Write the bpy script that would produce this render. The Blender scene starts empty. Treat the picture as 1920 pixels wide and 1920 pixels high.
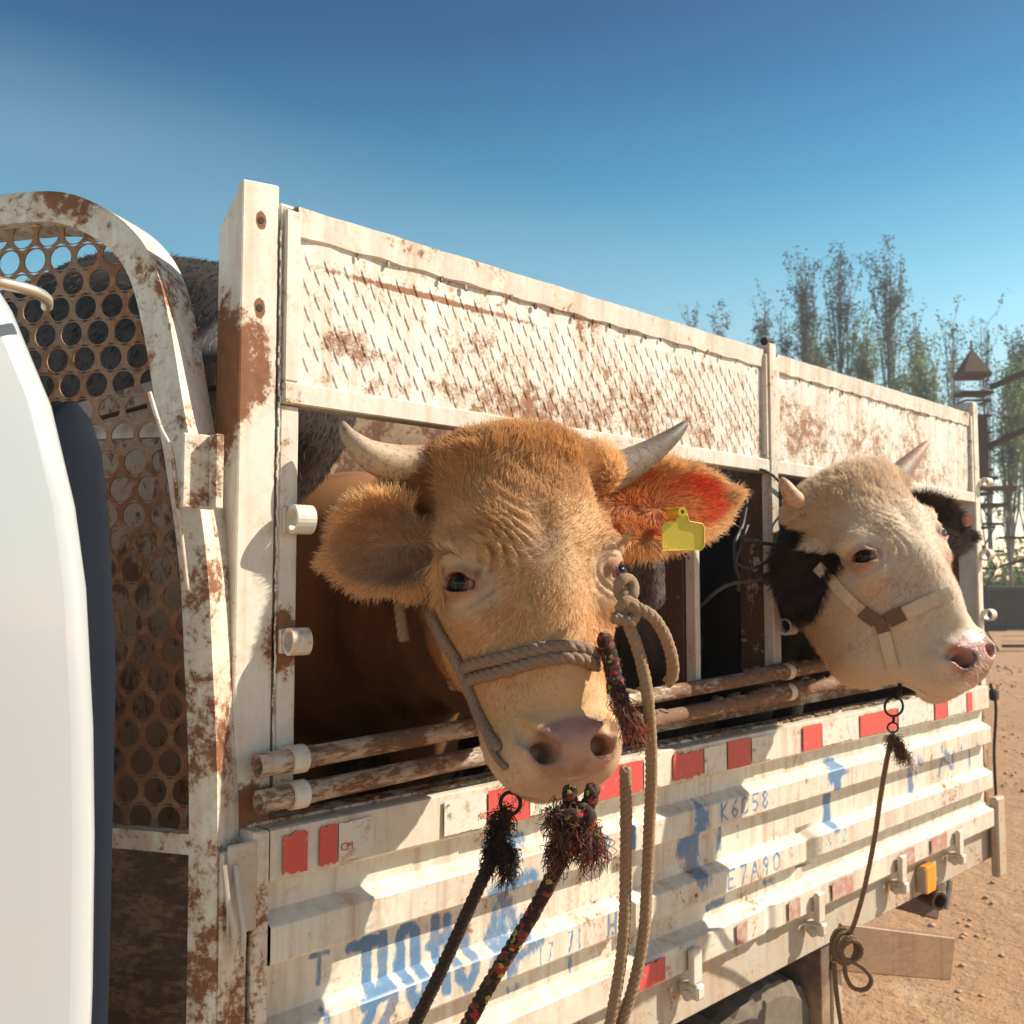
import bpy, bmesh, math, random
import numpy as np
from mathutils import Vector, Matrix
random.seed(7); np.random.seed(7)
V=Vector
sc=bpy.context.scene
# ------------------------------------------------------------------ camera, sky, sun, exposure
TH=math.radians(44.68); TI=math.radians(3.85)
CAM=np.array([0.,-1.67,2.05])
_h=np.array([math.cos(TH),math.sin(TH),0]); FW=_h*math.cos(TI)+np.array([0,0,math.sin(TI)])
RT=np.array([math.sin(TH),-math.cos(TH),0]); UP=np.cross(RT,FW)
cd=bpy.data.cameras.new('camera'); cam=bpy.data.objects.new('camera',cd); sc.collection.objects.link(cam)
cd.sensor_width=36; cd.lens=36*1900/1920; cd.clip_start=.05; cd.clip_end=3000
m=Matrix((RT,UP,-FW)).transposed().to_4x4(); m.translation=V(CAM); cam.matrix_world=m
cd.dof.use_dof=True; cd.dof.focus_distance=1.7; cd.dof.aperture_fstop=9
sc.camera=cam
SUN=np.array([1,-.70,1.0]); SUN=SUN/np.linalg.norm(SUN)
w=bpy.data.worlds.new('World'); sc.world=w; w.use_nodes=True; nt=w.node_tree; nt.nodes.clear()
sky=nt.nodes.new('ShaderNodeTexSky'); sky.sky_type='NISHITA'; sky.sun_disc=False
sky.sun_elevation=math.asin(SUN[2]); sky.sun_rotation=math.atan2(SUN[0],SUN[1])
sky.air_density=1.0; sky.dust_density=.6; sky.ozone_density=2.0; sky.altitude=200
bg=nt.nodes.new('ShaderNodeBackground'); bg.inputs['Strength'].default_value=.078
hs=nt.nodes.new('ShaderNodeHueSaturation'); hs.inputs['Saturation'].default_value=1.3; hs.inputs['Hue'].default_value=.470
wo=nt.nodes.new('ShaderNodeOutputWorld')
tc=nt.nodes.new('ShaderNodeTexCoord'); sx=nt.nodes.new('ShaderNodeSeparateXYZ'); nt.links.new(tc.outputs['Generated'],sx.inputs[0])
rm=nt.nodes.new('ShaderNodeValToRGB'); nt.links.new(sx.outputs[2],rm.inputs[0]); cr=rm.color_ramp     # clear deep zenith, pale dusty horizon
cr.elements[0].position=0.0; cr.elements[0].color=(2.4,1.75,1.42,1); cr.elements[1].position=.60; cr.elements[1].color=(.03,.26,.46,1)
for p_,c_ in ((.12,(2.25,1.66,1.38,1)),(.24,(1.75,1.48,1.28,1)),(.37,(.55,.88,.98,1)),(.49,(.06,.42,.66,1))):
    e_=cr.elements.new(p_); e_.color=c_
mp=nt.nodes.new('ShaderNodeMapping'); mp.inputs['Rotation'].default_value=(.35,.5,.0); mp.inputs['Scale'].default_value=(.7,1.0,4.5); nt.links.new(tc.outputs['Generated'],mp.inputs['Vector'])
cn=nt.nodes.new('ShaderNodeTexNoise'); cn.inputs['Scale'].default_value=1.15; cn.inputs['Detail'].default_value=2.5; cn.inputs['Roughness'].default_value=.45; nt.links.new(mp.outputs[0],cn.inputs['Vector'])
cm=nt.nodes.new('ShaderNodeMapRange'); cm.interpolation_type='SMOOTHSTEP'; cm.inputs['From Min'].default_value=.46; cm.inputs['From Max'].default_value=.78; cm.inputs['To Max'].default_value=.12; nt.links.new(cn.outputs['Fac'],cm.inputs['Value'])
ml=nt.nodes.new('ShaderNodeMix'); ml.data_type='RGBA'; ml.blend_type='MULTIPLY'; ml.inputs[0].default_value=1
nt.links.new(sky.outputs[0],hs.inputs['Color']); nt.links.new(hs.outputs[0],ml.inputs[6]); nt.links.new(rm.outputs[0],ml.inputs[7])
cl=nt.nodes.new('ShaderNodeMix'); cl.data_type='RGBA'; nt.links.new(cm.outputs[0],cl.inputs[0]); nt.links.new(ml.outputs[2],cl.inputs[6]); cl.inputs[7].default_value=(1.9,3.1,3.9,1)
def _dir(px,py):
    d=FW+RT*((px-960)/1900)+UP*((960-py)/1900); return d/np.linalg.norm(d)
_n=np.cross(_dir(0,250),_dir(1100,560)); _n/=np.linalg.norm(_n)      # a broad veil of thin cirrus
dt=nt.nodes.new('ShaderNodeVectorMath'); dt.operation='DOT_PRODUCT'; dt.inputs[1].default_value=tuple(_n); nt.links.new(tc.outputs['Generated'],dt.inputs[0])
ab=nt.nodes.new('ShaderNodeMath'); ab.operation='ABSOLUTE'; nt.links.new(dt.outputs['Value'],ab.inputs[0])
bm_=nt.nodes.new('ShaderNodeMapRange'); bm_.interpolation_type='SMOOTHSTEP'; bm_.inputs['From Min'].default_value=.11; bm_.inputs['From Max'].default_value=0; bm_.inputs['To Max'].default_value=1; nt.links.new(ab.outputs[0],bm_.inputs['Value'])
mm_=nt.nodes.new('ShaderNodeMath'); mm_.operation='MULTIPLY'; nt.links.new(bm_.outputs[0],mm_.inputs[0]); nt.links.new(cn.outputs['Fac'],mm_.inputs[1]); 
m2_=nt.nodes.new('ShaderNodeMath'); m2_.operation='MULTIPLY'; m2_.inputs[1].default_value=.75; nt.links.new(mm_.outputs[0],m2_.inputs[0])
vl=nt.nodes.new('ShaderNodeMix'); vl.data_type='RGBA'; nt.links.new(m2_.outputs[0],vl.inputs[0]); nt.links.new(cl.outputs[2],vl.inputs[6]); vl.inputs[7].default_value=(2.6,4.0,4.9,1)
nt.links.new(vl.outputs[2],bg.inputs[0]); nt.links.new(bg.outputs[0],wo.inputs[0])
sl=bpy.data.lights.new('sun','SUN'); sl.energy=4.9; sl.angle=math.radians(.5); sl.color=(1,.89,.73)
so=bpy.data.objects.new('sun',sl); sc.collection.objects.link(so); so.rotation_euler=V(SUN).to_track_quat('Z','Y').to_euler()
sc.view_settings.view_transform='Standard'; sc.view_settings.look='None'; sc.view_settings.exposure=.72; sc.view_settings.gamma=1
sc.cycles.max_bounces=8; sc.cycles.transparent_max_bounces=12

# ------------------------------------------------------------------ helpers
COL=sc.collection
def along(px,py,z): return CAM+(FW+RT*((px-960)/1900)+UP*((960-py)/1900))*z     # surveyed point at depth z metres
def onY(px,py,Y=0.):
    d=FW+RT*((px-960)/1900)+UP*((960-py)/1900); return CAM+d*((Y-CAM[1])/d[1])
def tag(o,label=None,cat=None,group=None,kind=None):
    for k,v in (('label',label),('category',cat),('group',group),('kind',kind)):
        if v: o[k]=v
    return o
def empty(name,loc,label,cat,group=None):
    o=bpy.data.objects.new(name,None); COL.objects.link(o); o.location=V(loc); o.empty_display_size=.1
    return tag(o,label,cat,group)
WL={}
def worldloc(o):
    l=V(o.location)
    while o.parent: o=o.parent; l=l+V(o.location)
    return l
def obj(name,verts,faces,mat,parent=None,smooth=False,label=None,mats=None,mi=None):
    me=bpy.data.meshes.new(name)
    v=np.asarray(verts,dtype=np.float64)
    if parent is not None: v=v-np.array(worldloc(parent))
    me.from_pydata(v.tolist(),[],[tuple(f) for f in faces]) if len(v)<60000 else fastmesh(me,v,faces)
    for mm in (mats or [mat]): me.materials.append(mm)
    if mi is not None: me.polygons.foreach_set('material_index',np.asarray(mi,dtype=np.int32))
    if smooth: me.polygons.foreach_set('use_smooth',[True]*len(me.polygons))
    me.update()
    o=bpy.data.objects.new(name,me); COL.objects.link(o)
    if parent is not None: o.parent=parent
    if label: o['label']=label
    return o
def fastmesh(me,v,f):
    f=np.asarray(f,dtype=np.int32); n,k=f.shape
    me.vertices.add(len(v)); me.vertices.foreach_set('co',v.ravel())
    me.loops.add(n*k); me.loops.foreach_set('vertex_index',f.ravel())
    me.polygons.add(n); me.polygons.foreach_set('loop_start',np.arange(0,n*k,k,dtype=np.int32)); me.polygons.foreach_set('loop_total',np.full(n,k,dtype=np.int32))
    me.update(calc_edges=True)
class MB:
    def __init__(s): s.v=[]; s.f=[]
    def add(s,v,f):
        n=len(s.v); s.v+= [tuple(map(float,p)) for p in v]; s.f+=[tuple(i+n for i in q) for q in f]; return s
    def box(s,x0,x1,y0,y1,z0,z1,bev=0.,seg=1,sub=None):
        bm=bmesh.new(); bmesh.ops.create_cube(bm,size=1)
        for v in bm.verts: v.co=V(((x0+x1)/2+v.co.x*(x1-x0),(y0+y1)/2+v.co.y*(y1-y0),(z0+z1)/2+v.co.z*(z1-z0)))
        if bev>0: bmesh.ops.bevel(bm,geom=bm.edges[:],offset=bev,segments=seg,affect='EDGES',profile=.6)
        s.bm(bm); return s
    def bm(s,bm,M=None):
        bm.verts.index_update()
        s.add([(M@v.co if M else v.co) for v in bm.verts],[[v.index for v in f.verts] for f in bm.faces]); bm.free(); return s
    def obox(s,c,ax,size,bev=0.,seg=1):   # oriented box: ax = 3 axes
        bm=bmesh.new(); bmesh.ops.create_cube(bm,size=1)
        for v in bm.verts: v.co=V((v.co.x*size[0],v.co.y*size[1],v.co.z*size[2]))
        if bev>0: bmesh.ops.bevel(bm,geom=bm.edges[:],offset=bev,segments=seg,affect='EDGES',profile=.6)
        M=Matrix([V(a).normalized() for a in ax]).transposed().to_4x4(); M.translation=V(c); return s.bm(bm,M)
    def bar(s,a,b,w,h,up=(0,0,1),bev=0.):
        a=V(a);b=V(b);d=b-a; x=d.normalized(); y=V(up).cross(x).normalized(); z=x.cross(y)
        return s.obox((a+b)/2,(x,y,z),(d.length,w,h),bev)
    def tube(s,pts,r,n=8,cap=True,closed=False,flat=None):
        P=[V(p) for p in pts]; N=len(P); R=[r]*N if np.isscalar(r) else list(r)
        T=[]
        for i in range(N):
            a=P[(i-1)%N] if (closed or i>0) else P[i]; b=P[(i+1)%N] if (closed or i<N-1) else P[i]
            T.append((b-a).normalized())
        nrm=T[0].orthogonal().normalized(); vs=[];fs=[]
        for i in range(N):
            nrm=(nrm-T[i]*nrm.dot(T[i])).normalized(); bn=T[i].cross(nrm)
            for k in range(n):
                a=2*math.pi*k/n; vs.append(P[i]+nrm*math.cos(a)*R[i]+bn*math.sin(a)*R[i])
        for i in range(N if closed else N-1):
            j=(i+1)%N
            for k in range(n): fs.append((i*n+k,i*n+(k+1)%n,j*n+(k+1)%n,j*n+k))
        if cap and not closed: fs.append(tuple(range(n))[::-1]); fs.append(tuple((N-1)*n+k for k in range(n)))
        return s.add(vs,fs)
    def pipe(s,a,b,ro,ri,n=20):      # hollow pipe
        a=V(a);b=V(b);t=(b-a).normalized(); u=t.orthogonal().normalized(); v=t.cross(u); vs=[];fs=[]
        for (p,r) in ((a,ro),(b,ro),(b,ri),(a,ri)):
            for k in range(n):
                q=2*math.pi*k/n; vs.append(p+u*math.cos(q)*r+v*math.sin(q)*r)
        for i in range(4):
            j=(i+1)%4
            for k in range(n): fs.append((i*n+k,i*n+(k+1)%n,j*n+(k+1)%n,j*n+k))
        return s.add(vs,fs)
    def obj(s,name,mat,parent=None,smooth=False,label=None): return obj(name,s.v,s.f,mat,parent,smooth,label)
def spline(pts,n=8,closed=False):
    P=np.array(pts,float); N=len(P); out=[]
    for i in range(N if closed else N-1):
        if closed: a,b,c,d=P[(i-1)%N],P[i],P[(i+1)%N],P[(i+2)%N]
        else: a,b,c,d=P[max(i-1,0)],P[i],P[i+1],P[min(i+2,N-1)]
        for t in np.linspace(0,1,n,endpoint=False):
            out.append(.5*((2*b)+(c-a)*t+(2*a-5*b+4*c-d)*t*t+(3*b-3*c+d-a)*t**3))
    if not closed: out.append(P[-1])
    return np.array(out)
def wnoise(P,scale,seed=0,oct=3):     # cheap smooth vector-input noise in -1..1
    rs=np.random.RandomState(seed); out=0; amp=1; tot=0
    for o in range(oct):
        acc=0
        for k in range(7):
            d=rs.normal(size=3); d/=np.linalg.norm(d); f=scale*(.7+.6*rs.rand())*2**o
            acc=acc+np.sin((P@d)*f*2*math.pi*.5+rs.rand()*6.28+1.3*np.sin((P@np.roll(d,1))*f*2.1+rs.rand()*6.28))
        out=out+amp*acc/7*1.9; tot+=amp; amp*=.55
    return out/tot

# ------------------------------------------------------------------ materials
def newmat(name):
    m=bpy.data.materials.new(name); m.use_nodes=True; nt=m.node_tree; b=nt.nodes['Principled BSDF']
    return m,nt,b
def N(nt,t,**k):
    n=nt.nodes.new('ShaderNode'+t)
    for a,b in k.items():
        if a.startswith('i_'): n.inputs[a[2:]].default_value=b
        else: setattr(n,a,b)
    return n
def L(nt,a,b): nt.links.new(a,b)
def mathn(nt,op,a,b=None,c=None,clamp=False):
    n=N(nt,'Math',operation=op); n.use_clamp=clamp
    for i,x in enumerate((a,b,c)):
        if x is None: continue
        if hasattr(x,'links'): L(nt,x,n.inputs[i])
        else: n.inputs[i].default_value=x
    return n.outputs[0]
def noise(nt,vec,scale,detail=4,rough=.6,dist=0.):
    n=N(nt,'TexNoise'); n.inputs['Scale'].default_value=scale; n.inputs['Detail'].default_value=detail
    n.inputs['Roughness'].default_value=rough; n.inputs['Distortion'].default_value=dist
    L(nt,vec,n.inputs['Vector']); return n.outputs['Fac']
def sstep(nt,x,a,b):
    n=N(nt,'MapRange',interpolation_type='SMOOTHSTEP'); n.inputs['From Min'].default_value=a; n.inputs['From Max'].default_value=b
    L(nt,x,n.inputs['Value']); return n.outputs['Result']
def mixc(nt,f,a,b):
    n=N(nt,'Mix',data_type='RGBA')
    for s,x in ((n.inputs[0],f),(n.inputs[6],a),(n.inputs[7],b)):
        if hasattr(x,'links'): L(nt,x,s)
        elif isinstance(x,(int,float)): s.default_value=x
        else: s.default_value=(*x,1)
    return n.outputs[2]
def pos(nt,stretch=None):
    g=N(nt,'NewGeometry'); o=g.outputs['Position']
    if stretch:
        m=N(nt,'Mapping'); m.inputs['Scale'].default_value=stretch; L(nt,o,m.inputs['Vector']); o=m.outputs[0]
    return o
WHITE=(.70,.68,.60); RUST=(.20,.085,.038); DUST=(.46,.32,.19)
def painted(name,base=WHITE,rust=.35,rscale=14,dust=.3,streak=.3,bump=.15,rough=.45,spots=(),rustcol=RUST,paint=False,stretch=(1,1,1),edge=(.65,.735)):
    m,nt,b=newmat(name); p=pos(nt); ps=pos(nt,stretch)
    big=noise(nt,p,rscale*.16,3,.6); mid=noise(nt,ps,rscale,6,.68,.4); fine=noise(nt,ps,rscale*5,4,.7)
    s=mathn(nt,'ADD',mathn(nt,'MULTIPLY',mid,.62),mathn(nt,'MULTIPLY',big,.42)); s=mathn(nt,'ADD',mathn(nt,'MULTIPLY',s,.86),mathn(nt,'MULTIPLY',fine,.32)); s=mathn(nt,'ADD',s,mathn(nt,'MULTIPLY',mathn(nt,'SUBTRACT',noise(nt,p,rscale*16,3,.7),.5),.12))
    s=mathn(nt,'ADD',s,(rust-.35)*.5)
    halo=None
    for (c,r,a) in spots:                   # rust patches at real places on the metal
        mp=N(nt,'Mapping'); mp.inputs['Scale'].default_value=(1/r[0],1/r[1],1/r[2]); mp.inputs['Location'].default_value=(-c[0]/r[0],-c[1]/r[1],-c[2]/r[2]); L(nt,p,mp.inputs['Vector'])
        ln=N(nt,'VectorMath',operation='LENGTH'); L(nt,mp.outputs[0],ln.inputs[0])
        k=mathn(nt,'MULTIPLY',sstep(nt,ln.outputs['Value'],1.25,.2),a); s=mathn(nt,'ADD',s,k)
    rm=sstep(nt,s,*edge); hal=sstep(nt,s,edge[0]-.09,edge[1]+.02)
    vert=noise(nt,pos(nt,(28,28,1.6)),1.0,4,.6)
    grime=mathn(nt,'MULTIPLY',sstep(nt,noise(nt,pos(nt,(6,6,2.2)),1.6,6,.75),.50,.72),.45)
    base=mixc(nt,grime,base,(.36,.29,.21)) if name in ('side_board_paint','panel_paint','frame_paint','post_paint','hoop_paint') else base; b0=WHITE
    var=mixc(nt,sstep(nt,vert,.45,.75),base,tuple(c*(1-streak*.45)*(1 if i==0 else .9-.1*i) for i,c in enumerate(base if isinstance(base,tuple) else b0)))
    dm=mathn(nt,'MULTIPLY',sstep(nt,mathn(nt,'ADD',mathn(nt,'MULTIPLY',noise(nt,p,5,5,.65),.7),mathn(nt,'MULTIPLY',noise(nt,p,45,3,.6),.3)),.38,.68),dust)
    c=mixc(nt,dm,var,DUST)
    if paint:
        at=N(nt,'Attribute',attribute_name='spray'); pn=noise(nt,pos(nt,(1,1,.35)),60,4,.7)
        pmk=sstep(nt,mathn(nt,'ADD',at.outputs['Fac'],mathn(nt,'MULTIPLY',mathn(nt,'SUBTRACT',pn,.5),1.7)),.25,.80)
        c=mixc(nt,mathn(nt,'MULTIPLY',pmk,.9),c,mixc(nt,noise(nt,p,30,3),(.02,.12,.30),(.06,.23,.42)))
    c=mixc(nt,mathn(nt,'MULTIPLY',hal,.55),c,(.50,.30,.13))
    rc=mixc(nt,noise(nt,p,rscale*3,4,.7),tuple(x*.55 for x in rustcol),tuple(x*1.7 for x in rustcol))
    c=mixc(nt,rm,c,rc)
    L(nt,c,b.inputs['Base Color'])
    rr=mathn(nt,'ADD',mathn(nt,'MULTIPLY',rm,.4),mathn(nt,'ADD',rough,mathn(nt,'MULTIPLY',dm,.35)),clamp=True); L(nt,rr,b.inputs['Roughness'])
    bp=N(nt,'Bump'); bp.inputs['Strength'].default_value=bump; bp.inputs['Distance'].default_value=.004
    hh=mathn(nt,'ADD',mathn(nt,'MULTIPLY',rm,-.6),mathn(nt,'ADD',mathn(nt,'MULTIPLY',fine,.5),mathn(nt,'MULTIPLY',noise(nt,p,9,2),2.2)))
    L(nt,hh,bp.inputs['Height']); L(nt,bp.outputs[0],b.inputs['Normal'])
    return m
def plain(name,c,rough=.6,metal=0.,var=.25,scale=30,bump=.0,c2=None,coat=0.):
    m,nt,b=newmat(name); p=pos(nt); n=noise(nt,p,scale,5,.65)
    L(nt,mixc(nt,n,tuple(x*(1-var) for x in c),c2 or tuple(min(1,x*(1+var)) for x in c)),b.inputs['Base Color'])
    b.inputs['Roughness'].default_value=rough; b.inputs['Metallic'].default_value=metal; b.inputs['Coat Weight'].default_value=coat
    if bump:
        bp=N(nt,'Bump'); bp.inputs['Strength'].default_value=bump; bp.inputs['Distance'].default_value=.005; L(nt,n,bp.inputs['Height']); L(nt,bp.outputs[0],b.inputs['Normal'])
    return m
# ------------------------------------------------------------------ sculpting with distance fields (for the cattle)
f32=np.float32
def smin(a,b,k): h=np.clip(.5+.5*(b-a)/k,0,1); return b*(1-h)+a*h-k*h*(1-h)
def smax(a,b,k): return -smin(-a,-b,k)
def ell(P,c,r,R=None):
    q=P-np.array(c,f32)
    if R is not None: q=q@np.array(R,f32)
    r=np.array(r,f32); k0=np.linalg.norm(q/r,axis=1); k1=np.linalg.norm(q/(r*r),axis=1)+1e-9; return k0*(k0-1)/k1
def cone(P,a,b,ra,rb,sq=None):
    a=np.array(a,f32); b=np.array(b,f32); d=b-a; t=np.clip(((P-a)@d)/(d@d),0,1); q=P-a-t[:,None]*d
    if sq is not None: q=q*np.array(sq,f32)
    return np.linalg.norm(q,axis=1)-(ra+(rb-ra)*t)
def chain(P,pts,k):
    d=None
    for (a,ra),(b,rb) in zip(pts[:-1],pts[1:]):
        e=cone(P,a,b,ra,rb); d=e if d is None else smin(d,e,k)
    return d
def isosurf(fn,lo,hi,h,band=.02,cf=5):
    """narrow-band surface nets -> verts, quads"""
    lo=np.array(lo,float); n=(np.ceil((np.array(hi)-lo)/(h*cf)).astype(int))*cf
    nc=n//cf; H=h*cf
    cg=np.stack(np.meshgrid(*[lo[i]+(np.arange(nc[i])+.5)*H for i in range(3)],indexing='ij'),-1).reshape(-1,3).astype(f32)
    Fc=fn(cg).reshape(nc)
    F=np.repeat(np.repeat(np.repeat(Fc,cf,0),cf,1),cf,2).astype(f32)
    near=np.abs(Fc)<H*.9+band
    idx=np.argwhere(near)*cf
    off=np.stack(np.meshgrid(*[np.arange(cf)]*3,indexing='ij'),-1).reshape(-1,3)
    for s in range(0,len(idx),6000):
        I=(idx[s:s+6000,None,:]+off[None]).reshape(-1,3)
        F[I[:,0],I[:,1],I[:,2]]=fn((lo+(I+.5)*h).astype(f32))
    ins=F<0
    c=[ins[i:n[0]-1+i,j:n[1]-1+j,k:n[2]-1+k] for i in(0,1) for j in(0,1) for k in(0,1)]
    s=sum(x.astype(np.int8) for x in c); act=(s>0)&(s<8); A=np.argwhere(act); cell=-np.ones(act.shape,np.int64); cell[act]=np.arange(len(A))
    cor=[(i,j,k) for i in(0,1) for j in(0,1) for k in(0,1)]
    vals=np.stack([F[A[:,0]+i,A[:,1]+j,A[:,2]+k] for i,j,k in cor],1)
    acc=np.zeros((len(A),3)); cnt=np.zeros(len(A))
    for a in range(8):
        for b in range(a+1,8):
            ca,cb=np.array(cor[a]),np.array(cor[b])
            if np.abs(ca-cb).sum()!=1: continue
            va,vb=vals[:,a],vals[:,b]; x=(va<0)!=(vb<0); t=np.where(x,va/(va-vb+1e-12),0)
            acc+=np.where(x[:,None],ca+t[:,None]*(cb-ca),0); cnt+=x
    vert=lo+(A+acc/cnt[:,None]+.5)*h
    quads=[]
    for ax in range(3):
        b,cx=(ax+1)%3,(ax+2)%3
        s0=[slice(0,n[i]-1) for i in range(3)]; s1=list(s0); s1[ax]=slice(1,n[ax])
        e0=ins[tuple(s0)]; e1=ins[tuple(s1)]; E=np.argwhere(e0!=e1); E=E[(E[:,b]>0)&(E[:,cx]>0)]
        fl=e0[E[:,0],E[:,1],E[:,2]]
        def g(db,dc):
            q=E.copy(); q[:,b]-=db; q[:,cx]-=dc; return cell[q[:,0],q[:,1],q[:,2]]
        Q=np.stack([g(1,1),g(0,1),g(0,0),g(1,0)],1); Q[~fl]=Q[~fl][:,::-1]; quads.append(Q[(Q>=0).all(1)])
    return vert,np.concatenate(quads)
def vnormals(v,q):
    a=v[q[:,2]]-v[q[:,0]]; b=v[q[:,3]]-v[q[:,1]]; fn=np.cross(a,b); nn=np.zeros_like(v)
    for k in range(4): np.add.at(nn,q[:,k],fn)
    return nn/(np.linalg.norm(nn,axis=1,keepdims=True)+1e-12), np.linalg.norm(fn,axis=1)*.5
# --- the head, in its own frame: x across, y up the face (muzzle 0, poll .58), z out of the face
_T=np.array([ # y, half width, front z, back z
(-.022,.020,-.055,-.085),(-.008,.052,-.030,-.118),(.02,.074,-.010,-.135),(.06,.080,.000,-.142),(.10,.084,.006,-.154),(.15,.097,.010,-.182),
(.20,.111,.014,-.212),(.26,.121,.018,-.240),(.32,.126,.022,-.255),(.38,.128,.026,-.262),(.44,.128,.020,-.255),(.50,.126,.004,-.225),(.55,.116,-.024,-.19),(.585,.092,-.058,-.155),(.605,.04,-.10,-.125)])
_yy=np.linspace(-.022,.605,400); _tab=[np.interp(_yy,_T[:,0],_T[:,i]) for i in (1,2,3)]
_k=np.hanning(27); _k/=_k.sum(); _tab=[np.concatenate([t[:6],np.convolve(np.pad(t,13,'edge'),_k,'valid')[6:-6],t[-6:]]) for t in _tab]
EYE=np.array([.1135,.318,-.024]); EO=np.array([.76,.04,.66]); EO/=np.linalg.norm(EO)
def eyeframe(s):
    o=EO*np.array([s,1,1]); t=np.cross(o,(0,1,0)); t/=np.linalg.norm(t)   # horizontal tangent
    if t[0]*s>0: t=-t                                                     # towards the nose
    a=t*math.cos(.42)+np.cross(o,t)*0; v=np.array([0,1,0])-o*o[1]; v/=np.linalg.norm(v)
    a=t*math.cos(.42)-v*math.sin(.42); v2=np.cross(o,a); 
    if v2[1]<0: v2=-v2
    return o,a,v2
def earW(l):
    l=np.clip(l,0,1); return (.30+.95*np.clip(np.sin(np.pi*l**.82),0,1)**.85)*np.sqrt(np.clip(1-np.clip((l-.72)/.28,0,1)**2.2,1e-3,1))
def headsdf(Q,ears,wr=1.):
    x,y,z=Q[:,0],Q[:,1],Q[:,2]; ax=np.abs(x); M=np.stack([ax,y,z],1)
    yc=np.clip(y,-.022,.605)
    a=np.interp(yc,_yy,_tab[0]); zf=np.interp(yc,_yy,_tab[1]); zb=np.interp(yc,_yy,_tab[2])
    c=(zf+zb)/2; h=(zf-zb)/2; u=(z-c)/h
    a=a*(1-.12*np.clip(-u,0,1.2)*np.clip((y-.05)/.15,0,1))*(1-.24*np.clip(u,0,1.2)*np.clip((.36-y)/.1,0,1)*np.clip((y-.08)/.06,0,1))
    n=2.5; r=(np.power(np.abs(x)/a,n)+np.power(np.abs(u),n))**(1/n)
    d=(r-1)*np.minimum(a,h)*.92; d=np.maximum(d,np.abs(y-.29)-.3135)
    # muzzle, lips, nose pad, chin
    d=smin(d,ell(M,(.038,.045,-.062),(.047,.062,.058)),.03)
    d=smin(d,ell(M,(.0,.048,-.012),(.056,.048,.026)),.022)
    d=smin(d,ell(M,(.046,.060,-.018),(.028,.032,.026)),.018)
    d=smin(d,ell(M,(0,.006,-.118),(.050,.036,.042)),.025)
    d=smin(d,ell(M,(.06,.09,-.10),(.030,.055,.035)),.03)
    # cheek, jaw, crest, brow, lids
    d=smin(d,ell(M,(.082,.29,-.14),(.050,.10,.085)),.04)
    d=smin(d,cone(M,(.068,.20,-.045),(.103,.30,-.065),.013,.022),.04)
    d=smin(d,ell(M,(.110,EYE[1]+.05,-.036),(.030,.028,.032)),.035)
    d=smin(d,ell(M,(.096,EYE[1]-.043,-.032),(.026,.030,.024)),.03)
    d=smin(d,ell(M,(0,.25,.004),(.034,.12,.022)),.03)
    d=smin(d,ell(M,(0,.550,-.058),(.115,.050,.062)),.04)
    d=smin(d,cone(M,(.08,.525,-.085),(.142,.530,-.085),.043,.034),.03)
    o=M-EYE.astype(f32); oo,ea,ev=[k.astype(f32) for k in eyeframe(1)]
    ed=np.linalg.norm(o,axis=1); eu=o@ea; evv=o@ev; en=o@oo
    d=smin(d,ed-.0275,.014)
    hh=np.where(evv>0,.0165,.0135)*(1-np.clip(np.abs(eu)/.029,0,1.4)**2)
    op=np.maximum(np.abs(evv)-hh,.004-en); op=np.maximum(op,ed-.06)
    d=smax(d,-op,.003)
    d=np.maximum(d,-(ed-.0212))
    d=smax(d,-cone(M,EYE+oo*.012+ea*.028,EYE+oo*.004+ea*.048-ev*.012,.0045,.002),.006)    # tear duct groove
    # wrinkles of the brow and the folds over the eyes
    f=np.abs(x)
    w1=np.sin(((y-1.15*f)/.0125+.9*np.sin(x*60+y*25)+x*9)*2*math.pi*.62)*np.exp(-((f-.058)/.034)**2-((y-.41)/.055)**2)
    w2=np.sin((f/.0105+1.0*np.sin(y*45+x*20))*2*math.pi*.6)*np.exp(-((f-.07)/.03)**2-((y-.35)/.035)**2)
    w3=np.sin((ed/.0095+.4*np.sin(x*70+y*30))*2*math.pi*.62)*np.exp(-((ed-.042)/.014)**2)*np.clip(z*30+2.4,0,1)
    w4=wnoise(Q,16,5,2)*np.exp(-((y-.49)/.075)**2)*(z>-.12)
    w5=np.sin((y-.22+.3*f)/.016*2*math.pi*.6+2*np.sin(x*40))*np.exp(-((y-.19)/.04)**2-((z+.06)/.05)**2)
    wm=np.clip(.45+.9*wnoise(Q,7,55,2),.0,1.1)
    d=d-wr*(.0062*w1*wm+.0048*w2*wm+.0020*w3+.0055*w4+.0008*w5)
    d=d+.006*np.exp(-(x/.02)**2-((y-.40)/.05)**2)*(z>-.03)
    # nostrils (comma), mouth line
    ns=smin(cone(M,(.037,.036,.016),(.043,.042,-.035),.0175,.014),cone(M,(.042,.042,.010),(.064,.068,-.002),.0165,.0145),.008)
    ns=smin(ns,cone(M,(.064,.068,-.002),(.076,.096,-.018),.0115,.004),.008)
    d=smax(d,-ns,.007)
    ml=np.abs((z+.092)*.97+(y-.004)*.24+.0*x)-.0016; ml=np.maximum(ml,y-.10)
    d=smax(d,-np.maximum(ml,-d-.012),.002)
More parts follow.
